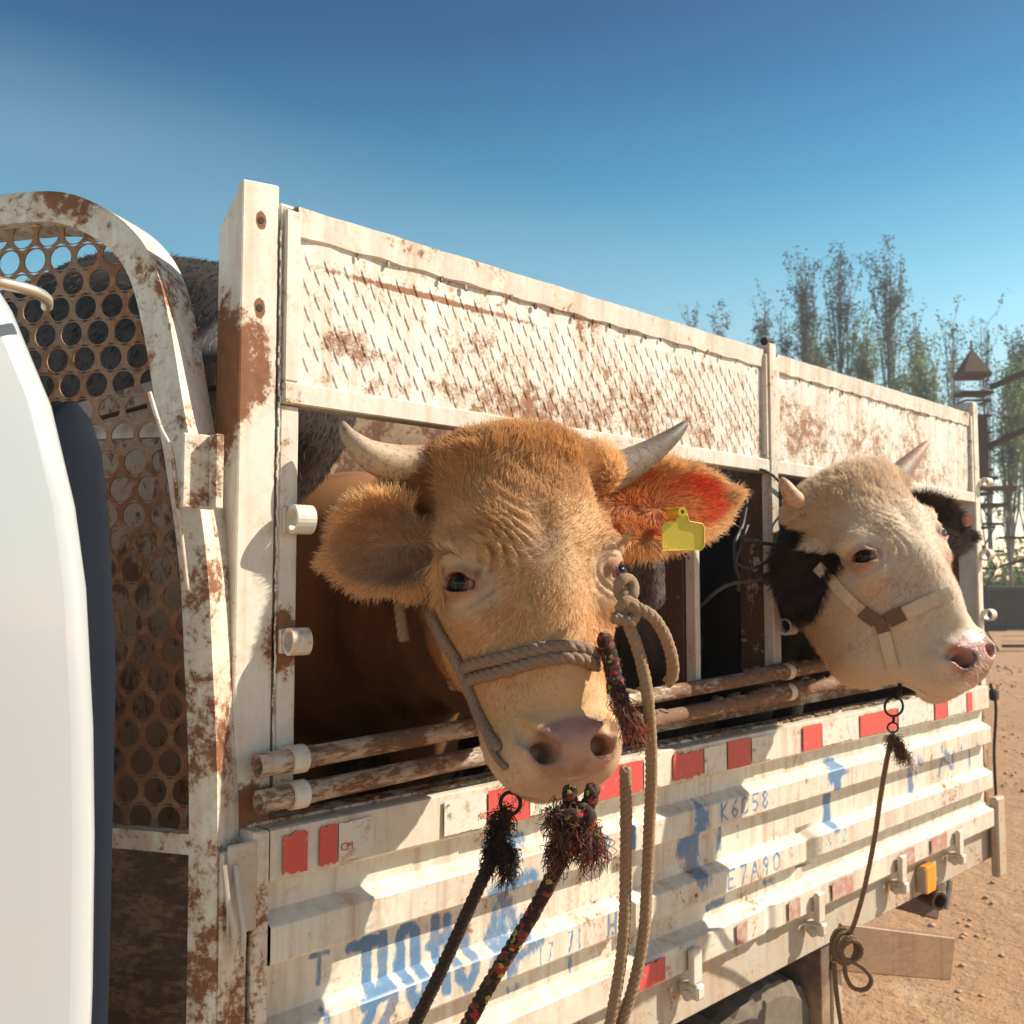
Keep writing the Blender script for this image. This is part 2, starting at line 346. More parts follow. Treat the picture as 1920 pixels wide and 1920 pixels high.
    for e in ears:
        q=Q-e['o'].astype(f32); l=q@e['a'].astype(f32); cc=q@e['c'].astype(f32); nn=q@e['n'].astype(f32)
        t=np.clip(l/e['L'],0,1); W=e['W']*earW(t)
        cu=e['cup']*(cc/e['W'])**2-e['bend']*t*t
        th=.0045+.010*np.clip(1-t*2.5,0,1)
        d3=np.maximum(np.abs(nn-cu)-th,np.maximum((np.abs(cc)-W)*.8,np.maximum(l-e['L'],-l-.02)))
        d3=smin(d3,cone(q,(0,0,0),tuple(e['a']*.05),.034,.022)+0,.02)
        cv=cone(q,tuple(e['a']*.035+e['n']*.035),tuple(e['a']*.09+e['n']*.018),.020,.016)
        d3=smax(d3,-cv,.012)
        d=smin(d,d3,.016)
    return d
def earcoord(Q,e):
    q=Q-e['o']; return q@e['a']/e['L'],q@e['c']/e['W'],q@e['n']
def make_ear(o,a,n,L,W,cup=.018,bend=.02):
    a=np.array(a,float);a/=np.linalg.norm(a); n=np.array(n,float); n-=a*(n@a); n/=np.linalg.norm(n); return dict(o=np.array(o,float),a=a,n=n,c=np.cross(n,a),L=L,W=W,cup=cup,bend=bend)
def ypr(yaw,pitch,roll):
    a,b,c=map(math.radians,(yaw,pitch,roll))
    Ry=np.array([[math.cos(a),0,math.sin(a)],[0,1,0],[-math.sin(a),0,math.cos(a)]])
    Rx=np.array([[1,0,0],[0,math.cos(b),-math.sin(b)],[0,math.sin(b),math.cos(b)]])
    Rz=np.array([[math.cos(c),-math.sin(c),0],[math.sin(c),math.cos(c),0],[0,0,1]])
    return np.array([RT,UP,-FW]).T@Rz@Rx@Ry
def hair_mat(name,transl=.3,rough=.5):
    m,nt,b=newmat(name); nt.nodes.remove(b); at=N(nt,'Attribute',attribute_name='tint'); out=nt.nodes['Material Output']
    d=N(nt,'BsdfDiffuse'); t=N(nt,'BsdfTranslucent'); g=N(nt,'BsdfGlossy'); g.inputs['Roughness'].default_value=rough
    L(nt,at.outputs['Color'],d.inputs['Color']); L(nt,at.outputs['Color'],t.inputs['Color'])
    L(nt,mixc(nt,.5,at.outputs['Color'],(1,1,1)),g.inputs['Color'])
    a=N(nt,'MixShader'); a.inputs[0].default_value=transl; L(nt,d.outputs[0],a.inputs[1]); L(nt,t.outputs[0],a.inputs[2])
    c=N(nt,'MixShader'); c.inputs[0].default_value=.06; L(nt,a.outputs[0],c.inputs[1]); L(nt,g.outputs[0],c.inputs[2]); L(nt,c.outputs[0],out.inputs['Surface'])
    return m
def skin_mat(name,rough=.6,transl=0.):
    m,nt,b=newmat(name); at=N(nt,'Attribute',attribute_name='tint'); g=N(nt,'Attribute',attribute_name='wet')
    p=pos(nt); c=mixc(nt,mathn(nt,'MULTIPLY',noise(nt,p,70,4),.35),at.outputs['Color'],mixc(nt,.5,at.outputs['Color'],(.08,.05,.03)))
    L(nt,c,b.inputs['Base Color']); L(nt,mathn(nt,'SUBTRACT',.75,mathn(nt,'MULTIPLY',g.outputs['Fac'],.50)),b.inputs['Roughness'])
    v=N(nt,'TexVoronoi',feature='DISTANCE_TO_EDGE'); v.inputs['Scale'].default_value=170; L(nt,p,v.inputs['Vector'])
    bp=N(nt,'Bump'); bp.inputs['Distance'].default_value=.0012; L(nt,mathn(nt,'MULTIPLY',g.outputs['Fac'],.5),bp.inputs['Strength'])
    L(nt,mathn(nt,'ADD',sstep(nt,v.outputs['Distance'],0,.12),mathn(nt,'MULTIPLY',noise(nt,p,90,3),.6)),bp.inputs['Height']); L(nt,bp.outputs[0],b.inputs['Normal'])
    if transl:
        t=N(nt,'BsdfTranslucent'); L(nt,at.outputs['Color'],t.inputs['Color']); ms=N(nt,'MixShader'); ms.inputs[0].default_value=transl
        L(nt,b.outputs[0],ms.inputs[1]); L(nt,t.outputs[0],ms.inputs[2]); L(nt,ms.outputs[0],nt.nodes['Material Output'].inputs['Surface'])
    return m
def fur(name,root,v,q,nrm,area,n,fns,mat,seg=5,rad=.00032,seed=1):
    """hair curves combed over a mesh. fns(P,Nn)-> density weight"""
    rs=np.random.RandomState(seed)
    fc=v[q].mean(1); dens,_,_,_,_=fns(fc,nrm[q].mean(1)); wgt=area*dens; k=rs.choice(len(q),n,p=wgt/wgt.sum())
    a=rs.rand(n,1);b=rs.rand(n,1); c=v[q[k]]; P=(c[:,0]*(1-a)+c[:,1]*a)*(1-b)+(c[:,3]*(1-a)+c[:,2]*a)*b
    cn=nrm[q[k]]; Nn=(cn[:,0]*(1-a)+cn[:,1]*a)*(1-b)+(cn[:,3]*(1-a)+cn[:,2]*a)*b; Nn/=np.linalg.norm(Nn,axis=1,keepdims=True)
    _,ln,fl,lift,tint=fns(P,Nn)
    fl=fl-Nn*(fl*Nn).sum(1,keepdims=True); fl/=np.linalg.norm(fl,axis=1,keepdims=True)+1e-9
    ln=(ln*(.55+.75*rs.rand(n)))[:,None]; side=np.cross(Nn,fl)
    jit=rs.normal(size=(n,3))*.16
    d0=fl*np.cos(lift)[:,None]+Nn*np.sin(lift)[:,None]+jit; d0/=np.linalg.norm(d0,axis=1,keepdims=True)
    d1=fl*np.cos(lift*.25)[:,None]+Nn*np.sin(lift*.25)[:,None]+jit*1.6+side*(rs.normal(size=(n,1))*.12); d1/=np.linalg.norm(d1,axis=1,keepdims=True)
    pts=np.zeros((n,seg,3)); cur=P-Nn*.0012; pts[:,0]=cur
    for i in range(1,seg):
        t=(i-.5)/(seg-1); d=d0*(1-t)+d1*t; cur=cur+d*ln/(seg-1); pts[:,i]=cur
    ro=np.array(worldloc(root)); pts-=ro
    hc=bpy.data.hair_curves.new(name); hc.add_curves([seg]*n)
    hc.position_data.foreach_set('vector',pts.astype(f32).ravel())
    ra=hc.attributes.get('radius') or hc.attributes.new('radius','FLOAT','POINT')
    prof=np.linspace(1,.25,seg)[None]*(rad*(.8+.4*rs.rand(n,1)))*np.clip(ln/.012,.8,1.7); ra.data.foreach_set('value',prof.astype(f32).ravel())
    tc=hc.attributes.new('tint','FLOAT_COLOR','CURVE'); tv=tint*(.82+.36*rs.rand(n,1)); tc.data.foreach_set('color',np.concatenate([tv,np.ones((n,1))],1).astype(f32).ravel())
    hc.materials.append(mat); o=bpy.data.objects.new(name,hc); COL.objects.link(o); o.parent=root; return o
def mix3(a,b,t): t=np.clip(t,0,1)[:,None]; return a*(1-t)+np.array(b)*t if not isinstance(b,np.ndarray) or b.ndim==1 else a*(1-t)+b*t
def G(x,s): return np.exp(-(x/s)**2)
def setcol(o,c,name='tint'):
    a=o.data.attributes.new(name,'FLOAT_COLOR','POINT'); c=np.asarray(c); a.data.foreach_set('color',np.concatenate([c,np.ones((len(c),1))],1).astype(f32).ravel())
def setval(o,c,name):
    a=o.data.attributes.new(name,'FLOAT','POINT'); a.data.foreach_set('value',np.asarray(c).astype(f32).ravel())
# ------------------------------------------------------------------ ground and the yard behind
gm,gnt,gb=newmat('packed_sand'); gp=pos(gnt)
c=mixc(gnt,noise(gnt,gp,.7,6,.7),(.31,.165,.078),(.50,.29,.15)); c=mixc(gnt,sstep(gnt,noise(gnt,gp,9,5,.75),.55,.72),c,(.24,.14,.085))
c=mixc(gnt,mathn(gnt,'MULTIPLY',sstep(gnt,noise(gnt,gp,2.5,4,.6),.55,.7),.5),c,(.56,.38,.235))
c=mixc(gnt,sstep(gnt,noise(gnt,gp,30,3,.7),.58,.68),c,(.12,.07,.045)); L(gnt,c,gb.inputs['Base Color']); gb.inputs['Roughness'].default_value=.95
_b=N(gnt,'Bump'); _b.inputs['Distance'].default_value=.06; _b.inputs['Strength'].default_value=.8; L(gnt,mathn(gnt,'ADD',noise(gnt,gp,6,6,.75),mathn(gnt,'MULTIPLY',noise(gnt,gp,1.2,3),1.5)),_b.inputs['Height']); L(gnt,_b.outputs[0],gb.inputs['Normal'])
mb=MB(); g=np.concatenate([[-400,-100,-30],np.arange(-8,30,.5),[40,70,150,500]]); 
vv=[(x,y,.0) for x in g for y in g]; n=len(g); P=np.array(vv); P[:,2]=.025*wnoise(P,.35,3,3)*(np.abs(P[:,0])<31)*(np.abs(P[:,1])<31)-.0
ground=obj('ground',P,[(i*n+j,(i+1)*n+j,(i+1)*n+j+1,i*n+j+1) for i in range(n-1) for j in range(n-1)],gm,smooth=True); tag(ground,kind='structure')
# stones and clods
STONE=plain('stone',(.46,.31,.19),.9,var=.5,scale=20)
rs=np.random.RandomState(5); mb=MB()
for i in range(2600):
    x=rs.uniform(3.4,26); y=rs.uniform(-3.2,6)+(x-4)*.32; r=rs.uniform(.004,.015)*(1+.08*x); bm=bmesh.new(); bmesh.ops.create_icosphere(bm,subdivisions=1,radius=r)
    for v in bm.verts: v.co=V((v.co.x*rs.uniform(.8,1.5)+x,v.co.y*rs.uniform(.8,1.3)+y,v.co.z*rs.uniform(.4,.8)+r*.15))
    mb.bm(bm)
tag(mb.obj('gravel',STONE,None,True),kind='stuff')
IRON=plain('old_iron',(.085,.06,.05),.65,.3,.4,8); BEAMR=plain('rusty_iron',(.14,.085,.06),.8,.2,.4,10)
F1=np.array([math.cos(TH),math.sin(TH),0]); Rr=RT   # gate stands across the view
def gp_(px,d,z): p=along(px,1000,d); p[2]=z; return p
# dusty air over the yard
hm=bpy.data.materials.new('haze'); hm.use_nodes=True; hn_=hm.node_tree; hn_.nodes.clear(); ho=N(hn_,'OutputMaterial'); pv=N(hn_,'VolumePrincipled'); pv.inputs['Color'].default_value=(.86,.92,.97,1); pv.inputs['Density'].default_value=.0014; pv.inputs['Anisotropy'].default_value=.2; L(hn_,pv.outputs[0],ho.inputs['Volume'])
mb=MB(); mb.box(-60,140,-60,140,-1.1,29); hz=mb.obj('haze',hm); tag(hz,kind='stuff')
# lantern-topped lattice pillar
D=30.; base=gp_(1832,D,0); root=empty('gate_pillar',base,'tall rusty iron lattice pillar with a pyramid roof at the yard gate','gate pillar')
x_,y_=V(Rr),V(F1); W=.36
def corner(i,j,z,w=W): return V(base)+x_*i*w+y_*j*w+V((0,0,z))
mb=MB()
for i in(-1,1):
    for j in(-1,1): mb.bar(corner(i,j,0),corner(i,j,8.15),.10,.10)
mb.obj('corner_posts',IRON,root)
mb=MB(); zs=[1.2,2.4,3.6,4.6,5.3,5.9,6.4,6.9,7.35,7.6]
for z in zs:
    for a,b in (((-1,-1),(1,-1)),((1,-1),(1,1)),((1,1),(-1,1)),((-1,1),(-1,-1))): mb.bar(corner(*a,z),corner(*b,z),.05,.06)
for z in np.arange(5.0,7.3,.38):
    for a,b in (((-1,-1),(1,-1)),((1,1),(-1,1))):
        p=corner(*a,z)*.62+corner(*b,z)*.38; q=corner(*a,z)*.38+corner(*b,z)*.62; mb.bar(p,p+V((0,0,.36)),.04,.04); mb.bar(q,q+V((0,0,.36)),.04,.04)
for k in range(4):
    z0,z1=1.2*k,1.2*k+1.2
    mb.bar(corner(-1,-1,z0),corner(1,-1,z1),.04,.04); mb.bar(corner(1,-1,z0),corner(-1,-1,z1),.04,.04)
mb.obj('lattice',IRON,root)
mb=MB(); 
for z,s in ((5.05,.6),(4.25,.85),(7.6,.55)): mb.obox(V(base)+V((0,0,z)),(x_,y_,(0,0,1)),(s*2*.85,s*2*.6,.09))
mb.obj('ledge',IRON,root)
mb=MB(); ap=V(base)+V((0,0,9.0)); e=[V(base)+x_*i*.40+y_*j*.40+V((0,0,8.2)) for i,j in((-1,-1),(1,-1),(1,1),(-1,1))]; e2=[p-V((0,0,.12)) for p in e]
mb.add(e+e2+[ap],[(0,1,8),(1,2,8),(2,3,8),(3,0,8),(0,4,5,1),(1,5,6,2),(2,6,7,3),(3,7,4,0),(4,7,6,5)]); mb.tube([ap-V((0,0,.1)),ap+V((0,0,.22))],.035,6)
mb.obj('roof',BEAMR,root)
mb=MB(); mb.obox(V(base)-y_*.40+x_*.04+V((0,0,5.9)),(x_,y_,(0,0,1)),(.32,.1,1.9)); mb.obj('sign_box',IRON,root)
# side frame of the gate, rods, mesh leaf
b2=gp_(1862,D-.2,0); root2=empty('gate_post',b2,'slim iron gate post with a flat cap beside the lattice pillar','gate post')
mb=MB(); 
for k in (-1,1): mb.bar(V(b2)+x_*k*.26,V(b2)+x_*k*.26+V((0,0,4.7)),.11,.11)
for z in (.6,1.6,2.9,3.7): mb.bar(V(b2)-x_*.3+V((0,0,z)),V(b2)+x_*.3+V((0,0,z)),.06,.08)
mb.obj('shaft',IRON,root2); mb=MB(); mb.obox(V(b2)+V((0,0,4.75)),(x_,y_,(0,0,1)),(1.25,.5,.12)); mb.obj('cap',BEAMR,root2)
for i,(a,b,lb) in enumerate((((1858,726,30),(2060,640,27),'upper dark steel tie rod rising from the lattice pillar'),((1850,838,30),(2060,745,27),'lower dark steel tie rod rising from the lattice pillar'))):
    mb=MB(); mb.bar(along(*a),along(*b),.10,.16); tag(mb.obj('tie_rod',IRON),lb,'tie rod','tie rods of the gate')
mb=MB(); fr=MB(); o=gp_(1872,D,0); 
for k in np.arange(0,4.2,.11): mb.bar(V(o)+x_*k+V((0,0,.15)),V(o)+x_*k+V((0,0,1.55)),.016,.016)
for z in np.arange(.25,1.55,.16): mb.bar(V(o)+x_*0+V((0,0,z)),V(o)+x_*4.2+V((0,0,z)),.012,.012)
for z in (.12,.95,1.75): fr.bar(V(o)+V((0,0,z)),V(o)+x_*4.3+V((0,0,z)),.07,.09)
for k in (0,2.1,4.2): fr.bar(V(o)+x_*k,V(o)+x_*k+V((0,0,3.4 if k<.1 else 2.3)),.08,.08)
fr.bar(V(o)+V((0,0,2.45)),V(o)+x_*1.9+V((0,0,3.0)),.06,.08); fr.bar(V(o)+V((0,0,3.3)),V(o)+x_*4.2+V((0,0,3.3)),.06,.08)
rt=empty('gate_leaf',o,'low iron mesh gate leaf right of the pillars','gate'); mb.obj('mesh_infill',IRON,rt); fr.obj('frame',IRON,rt)
# shed wall far behind
SH=plain('grey_boards',(.06,.055,.045),.8,var=.3,scale=3); TEAL=plain('teal_sheet',(.07,.08,.07),.6,var=.3)
rt=empty('shed',gp_(1960,44,0),'low grey shed with teal roof sheets behind the mesh gate','shed')
c=V(gp_(1990,44,0)); mb=MB(); mb.obox(c+V((0,0,.8)),(x_,y_,(0,0,1)),(7.5,3,1.6)); mb.obj('wall',SH,rt); mb=MB(); mb.obox(c+V((0,0,1.72)),(x_,y_,(0,0,1)),(8,3.4,.16)); mb.obj('roof',TEAL,rt)
BRK=plain('brick_wall',(.28,.17,.12),.9,var=.35,scale=3); mb=MB(); c=V(gp_(1900,60,0)); mb.obox(c+V((0,0,1.)),(x_,y_,(0,0,1)),(46,.3,2.0)); o=mb.obj('boundary_wall',BRK); tag(o,'long low brown boundary wall in front of the poplars','wall')
# trees
BARK=plain('poplar_bark',(.17,.155,.135),.9,var=.4,scale=6)
def leafmat(name,c,c2):
    m,nt,b=newmat(name); p=pos(nt); L(nt,mixc(nt,noise(nt,p,1.1,4,.7),c,c2),b.inputs['Base Color']); b.inputs['Roughness'].default_value=.7
    t=N(nt,'BsdfTranslucent'); t.inputs['Color'].default_value=(*c2,1); ms=N(nt,'MixShader'); ms.inputs[0].default_value=.35; L(nt,b.outputs[0],ms.inputs[1]); L(nt,t.outputs[0],ms.inputs[2]); L(nt,ms.outputs[0],nt.nodes['Material Output'].inputs['Surface']); return m
LFB=leafmat('poplar_buds',(.045,.065,.060),(.08,.11,.085)); LFG=leafmat('spring_leaves',(.10,.16,.04),(.20,.28,.07))
def poplar(px,top,wpx,dist,label,seed,green=.0,nb=26,nl=1500):
    rs=np.random.RandomState(seed); b=gp_(px,dist,0); H=2.05+(1088-top)/1900*dist*1.0; wd=wpx/1900*dist*.5
    rt=empty('poplar_tree',b,label,'tree','poplars behind the yard'); mb=MB(); tips=[]
    lean=rs.normal(size=2)*.012*H; tr=[V(b)+V((lean[0]*t*t,lean[1]*t*t,H*t*.97)) for t in np.linspace(0,1,9)]
    mb.tube(tr,[.20*(1-t*.93)*H/25+.012 for t in np.linspace(0,1,9)],7); br=MB()
    for k in range(nb):
        t0=rs.uniform(.08,.80); az=rs.uniform(0,6.28); s=tr[0].lerp(tr[-1],t0); ln=(1-t0)*H*rs.uniform(.35,.8)+1.2
        out=wd*rs.uniform(.25,.85)*min(1,ln/(.25*H)); d=V((math.cos(az),math.sin(az),0))
        pts=[s+d*out*(1-math.exp(-2.4*u))/.91+V((0,0,ln*u))+V(rs.normal(size=3))*.12*u for u in np.linspace(0,1,6)]
        mb.tube(pts,[.05*(1-.85*u)*(1-t0*.5)+.008 for u in np.linspace(0,1,6)],4,cap=False); tips.append(pts)
        for j in range(3):
            u=rs.uniform(.3,.9); p=pts[0].lerp(pts[-1],u); q=V(pts[min(5,int(u*5)+1)]); dd=V(rs.normal(size=3)); dd.z=abs(dd.z)*1.6+1.2; dd.normalize()
            L_=rs.uniform(.8,2.4); tw=[q,q+dd*L_*.5,q+dd*L_*.8+V((0,0,L_*.3))]; mb.tube(tw,[.022,.014,.006],3,cap=False); tips.append(tw)
    mb.obj('trunk',BARK,rt)
    vs=[];fs=[]
    for k in range(nl):
        tp=tips[rs.randint(len(tips))]; u=rs.uniform(.35,1.0)**.7; i=min(len(tp)-2,int(u*(len(tp)-1))); p=V(tp[i]).lerp(V(tp[i+1]),rs.rand())+V(rs.normal(size=3))*.14
        if green<.5 and p.z<H*(.62+.2*rs.rand()) and rs.rand()<.85: continue
        a=V(rs.normal(size=3)).normalized(); c2=a.orthogonal().normalized(); s=rs.uniform(.06,.14)*(dist/60)
        n0=len(vs); vs+=[p-a*s,p+c2*s*.7,p+a*s,p-c2*s*.7]; fs.append((n0,n0+1,n0+2,n0+3))
    obj('crown',vs,fs,LFG if green>.5 else LFB,rt)
TR=[(1303,552,34,72,'thin faint poplar farthest left behind the panel edge',0),(1347,580,40,74,'small leafy-tipped poplar second from the left',0),(1441,530,30,70,'thin poplar standing just left of a taller thin one',0),
(1474,566,30,66,'low thin poplar above the panel joint',0),(1518,452,48,66,'tall poplar forming the left of the tall pair',0),(1580,447,62,64,'tallest broad poplar with a dark tufted top',0),(1668,455,66,64,'tall isolated poplar with a fan of upright limbs',0),
(1622,600,50,62,'short greenish poplar between the two tallest ones',1),(1732,568,36,66,'middling poplar right of the isolated tall one',0),(1758,668,60,55,'bushy lime green young tree above the end of the panel',1),
(1792,588,44,64,'poplar right behind the roofed pillar',0),(1856,592,40,66,'pale poplar right of the roofed pillar',0),(1893,700,60,52,'light green tree behind the tie rods',1),(1925,640,50,60,'bare poplar cut by the right picture edge',0),(1700,690,54,62,'green poplar low behind the far panel',1),(1540,600,54,70,'hazy green poplar low behind the tall pair',1)]
for i,(px,top,wp,d,lb,gr) in enumerate(TR): poplar(px,top,wp*1.05,d,lb,100+i,gr,nb=34 if wp>45 else 20,nl=3500 if wp>45 else 1200)
rs=np.random.RandomState(9); vs=[];fs=[]
for k in range(9000):
    px=rs.uniform(1500,2150); d=rs.uniform(56,64); p=V(gp_(px,d,0)); p.z=abs(rs.normal())*1.3+.2+1.2*rs.rand()*(math.sin(px*.03)+1); a=V(rs.normal(size=3)).normalized(); c2=a.orthogonal().normalized(); s=rs.uniform(.08,.2)
    n0=len(vs); vs+=[p-a*s,p+c2*s,p+a*s,p-c2*s]; fs.append((n0,n0+1,n0+2,n0+3))
tag(obj('undergrowth',vs,fs,LFG),kind='stuff')
# ------------------------------------------------------------------ the truck (side plane y=0, rear towards +x)
TRK=empty('livestock_truck',(2.8,.95,0),'dusty white high-sided livestock truck with rusty perforated headboard and corrugated side board','truck')
PW=painted('panel_paint',rust=.345,rscale=26,dust=.16,bump=.35,base=(.74,.735,.68),rustcol=(.26,.125,.06),edge=(.62,.75),spots=[((1.45,0,2.672),(.42,.2,.009),.17),((1.2,0,2.53),(.06,.2,.04),.12),((1.66,0,2.44),(.30,.2,.09),.065),((2.0,0,2.46),(.5,.2,.09),.045),((2.45,0,2.5),(.5,.2,.09),.05),((3.1,0,2.52),(.28,.2,.16),.055),((3.7,0,2.5),(.6,.2,.15),.06),((1.05,0,2.77),(.12,.1,.03),.12),((1.95,0,2.775),(1.2,.2,.010),.05)])
FW_=painted('frame_paint',rust=.30,dust=.35,rscale=16,bump=.15)
POSTM=painted('post_paint',rust=.29,dust=.28,rscale=12,streak=.2,spots=[((1.0,.0,2.45),(.045,.12,.13),.20),((.965,.05,2.42),(.03,.09,.19),.30),((1.008,0,2.735),(.012,.05,.018),.6),((1.008,0,2.565),(.012,.05,.020),.6),((1.06,0,2.3),(.03,.1,.14),.1),((1.07,0,1.93),(.05,.1,.09),.25),((1.0,0,1.62),(.09,.1,.12),.25)])
HOOPM=painted('hoop_paint',rust=.39,dust=.40,rscale=9,bump=.5,spots=[((.9,0,1.30),(.3,.3,.30),.05),((.75,.25,2.78),(.10,.2,.05),.1)])
PERF=painted('perforated_plate_paint',base=(.15,.085,.055),rust=.52,dust=.15,rscale=9,bump=.3)
RAIL=painted('rail_paint',rust=.545,dust=.75,rscale=20,bump=.6,base=(.46,.46,.44),stretch=(.35,1,1),rustcol=(.17,.09,.05))
FLAKE=painted('flaking_post',base=(.62,.52,.42),rust=.56,dust=.4,rscale=26,bump=.9,rustcol=(.10,.05,.03),edge=(.62,.64))
BOARD=painted('side_board_paint',rust=.27,dust=.34,rscale=18,streak=.5,bump=.12,paint=True,base=(.72,.69,.59))
BEAM=painted('beam_paint',base=(.50,.47,.41),rust=.33,dust=.8,rscale=14)
DARKM=plain('dark_underbody',(.035,.028,.024),.85,var=.5,scale=12); RUBB=plain('tyre_rubber',(.17,.135,.10),.9,var=.5,scale=25)
INNER=painted('inner_side_paint',base=(.12,.08,.055),rust=.62,dust=.5,rscale=6,rustcol=(.12,.05,.025))
STEEL=plain('galvanised_steel',(.45,.45,.45),.4,.8,.2)
# --- front corner post with a slanted top
mb=MB(); z0,z1=1.58,2.812
def prism(mb,poly,z0f,z1f): pass
x0,x1,yf,yb=.967,1.048,0,.085
mb.add([(x0,yf,z0),(x1,yf,z0),(x1,yb,z0),(x0,yb,z0),(x0,yf,2.806),(x1,yf,2.815),(x1,yb,2.73),(x0,yb,2.73)],[(0,1,5,4),(1,2,6,5),(2,3,7,6),(3,0,4,7),(4,5,6,7),(3,2,1,0)])
o=mb.obj('corner_post',POSTM,TRK); bv=o.modifiers.new('b','BEVEL'); bv.width=.004; bv.segments=2
for z in (2.735,2.565):
    mb=MB(); mb.tube([(1.008,-.001,z),(1.008,.01,z)],.007,10); mb.obj('bolt_hole',DARKM,o)
mb=MB(); mb.box(1.056,1.098,-.002,.05,1.66,2.386,.003); pc=mb.obj('hinge_post',POSTM,TRK)
mb=MB(); rs=np.random.RandomState(2)
for z in np.arange(1.7,2.78,.012): mb.obox((1.052+rs.normal()*.001,-.002,z),((1,0,.3*rs.normal()),(0,1,0),(0,0,1)),(.004+rs.rand()*.002,.003,.0135),.0012)
mb.obj('weld_seam',HOOPM,pc)
# --- upper side panels of tread plate
def stud(x,z,a,l=.022,w=.0032,hh=.0021,y=0):
    c,s=math.cos(a),math.sin(a); d=(c,s); p=(-s,c)
    return [(x-d[0]*l,y+.0005,z-d[1]*l),(x+d[0]*l,y+.0005,z+d[1]*l),(x+p[0]*w,y+.0005,z+p[1]*w),(x-p[0]*w,y+.0005,z-p[1]*w),(x-d[0]*l*.45,y-hh,z-d[1]*l*.45),(x+d[0]*l*.45,y-hh,z+d[1]*l*.45)],[(0,3,4),(3,5,4),(3,1,5),(0,4,2),(4,5,2),(5,1,2)]
def panel(X0,X1,z0,z1,studs):
    mb=MB(); nx=int((X1-X0)/.02); nz=20; xs=np.linspace(X0+.03,X1-.03,nx); zz=np.linspace(z0+.042,z1-.01,nz)
    g=np.array([(x,0,z) for x in xs for z in zz]); g[:,1]=.004+.0035*wnoise(g,2.6,8,3)+.0012*np.sin(g[:,0]*30)
    fs=[(i*nz+j,(i+1)*nz+j,(i+1)*nz+j+1,i*nz+j+1) for i in range(nx-1) for j in range(nz-1)]
    mb.add(g,fs)
    if studs:
        rs=np.random.RandomState(4); r=0
        for z in np.arange(z0+.06,z1-.085,.0255):
            r+=1
            for k,x in enumerate(np.arange(X0+.06+(.023 if r%2 else 0),X1-.05,.046)):
                yy=.004+.0035*wnoise(np.array([[x,0,z]]),2.6,8,3)[0]+.0012*math.sin(x*30)
                if rs.rand()<.94: mb.add(*stud(x+rs.normal()*.001,z,math.radians(-66),y=yy-.0004))
    pn=mb.obj('side_panel',PW,TRK,True)
    mb=MB(); mb.box(X0,X1,-.012,.035,z0,z0+.043,.003); mb.box(X0,X0+.034,-.0105,.034,z0+.044,z1-.018,.003); mb.box(X1-.022,X1,-.0105,.034,z0+.044,z1-.018,.003)
    mb.obj('panel_frame',FW_,pn)
    mb=MB(); mb.tube([(X0,.014,z1-.008),(X1,.014,z1-.008)],.007,8); 
    n=60; xs=np.linspace(X0+.03,X1-.02,n); vs=[]
    for x in xs:
        w=.0015*math.sin(x*23)+.001*math.sin(x*61); vs+=[(x,.012,z1-.001),(x,-.006+w,z1-.006),(x,-.003+w,z1-.062+.002*math.sin(x*50)),(x,.004,z1-.066)]
    mb.add(vs,[(i*4+j,i*4+j+1,(i+1)*4+j+1,(i+1)*4+j) for i in range(n-1) for j in range(3)])
    mb.obj('folded_lip',FW_,pn,False)
    rs=np.random.RandomState(6)
    for x in np.arange(X0+.10,X1-.03,.075):
        if rs.rand()<.85: mb=MB(); c=(x+rs.normal()*.006,-.0025,z1-.069+rs.normal()*.003); mb.obox(c,((1,0,.4*rs.normal()),(0,1,0),(0,0,1)),(.006+rs.rand()*.006,.004,.008+rs.rand()*.009),.003); mb.obj('torn_rivet',RAIL,pn)
    return pn
panel(1.058,2.842,2.388,2.787,True); panel(2.872,4.545,2.388,2.785,False)
# dent, caulk and seams
mb=MB(); mb.box(2.835,2.880,-.016,.02,1.74,2.805,.003); mp=mb.obj('middle_post',FW_,TRK); mb=MB(); mb.box(2.836,2.884,.021,.105,1.72,2.385,.003); mb.obj('inner_stanchion',FLAKE,mp)
mb=MB(); mb.tube([(2.83,0,2.81),(2.87,0,2.812)],.013,8); mb.obj('hinge_pin',DARKM,mp)
mb=MB(); mb.box(2.428,2.452,-.004,.03,1.74,2.387,.002); sp=mb.obj('slim_bar',FW_,TRK); mb=MB(); mb.box(2.424,2.452,.035,.100,1.72,2.386,.003); mb.obj('inner_stanchion',FLAKE,sp)
mb=MB(); mb.box(4.548,4.605,-.012,.07,1.58,2.83,.004); mb.obj('rear_corner_post',FW_,TRK)
mb=MB(); mb.box(4.20,4.235,-.004,.04,1.66,2.387,.003); mb.obj('slim_bar',FW_,TRK)
for (x,z,r) in ((1.084,2.165,.028),(1.079,1.935,.026),(2.888,2.155,.027),(2.890,1.905,.027),(4.60,2.16,.026),(4.60,1.90,.026),(4.62,2.48,.02)):
    mb=MB(); mb.pipe((x-.018,-.032,z),(x+.020,-.038,z),r,r*.74,24); mb.box(x-.02,x+.008,-.008,.004,z-r*.9,z+r*.9,.002)
    mb.obj('hinge_sleeve',FW_,TRK,False)
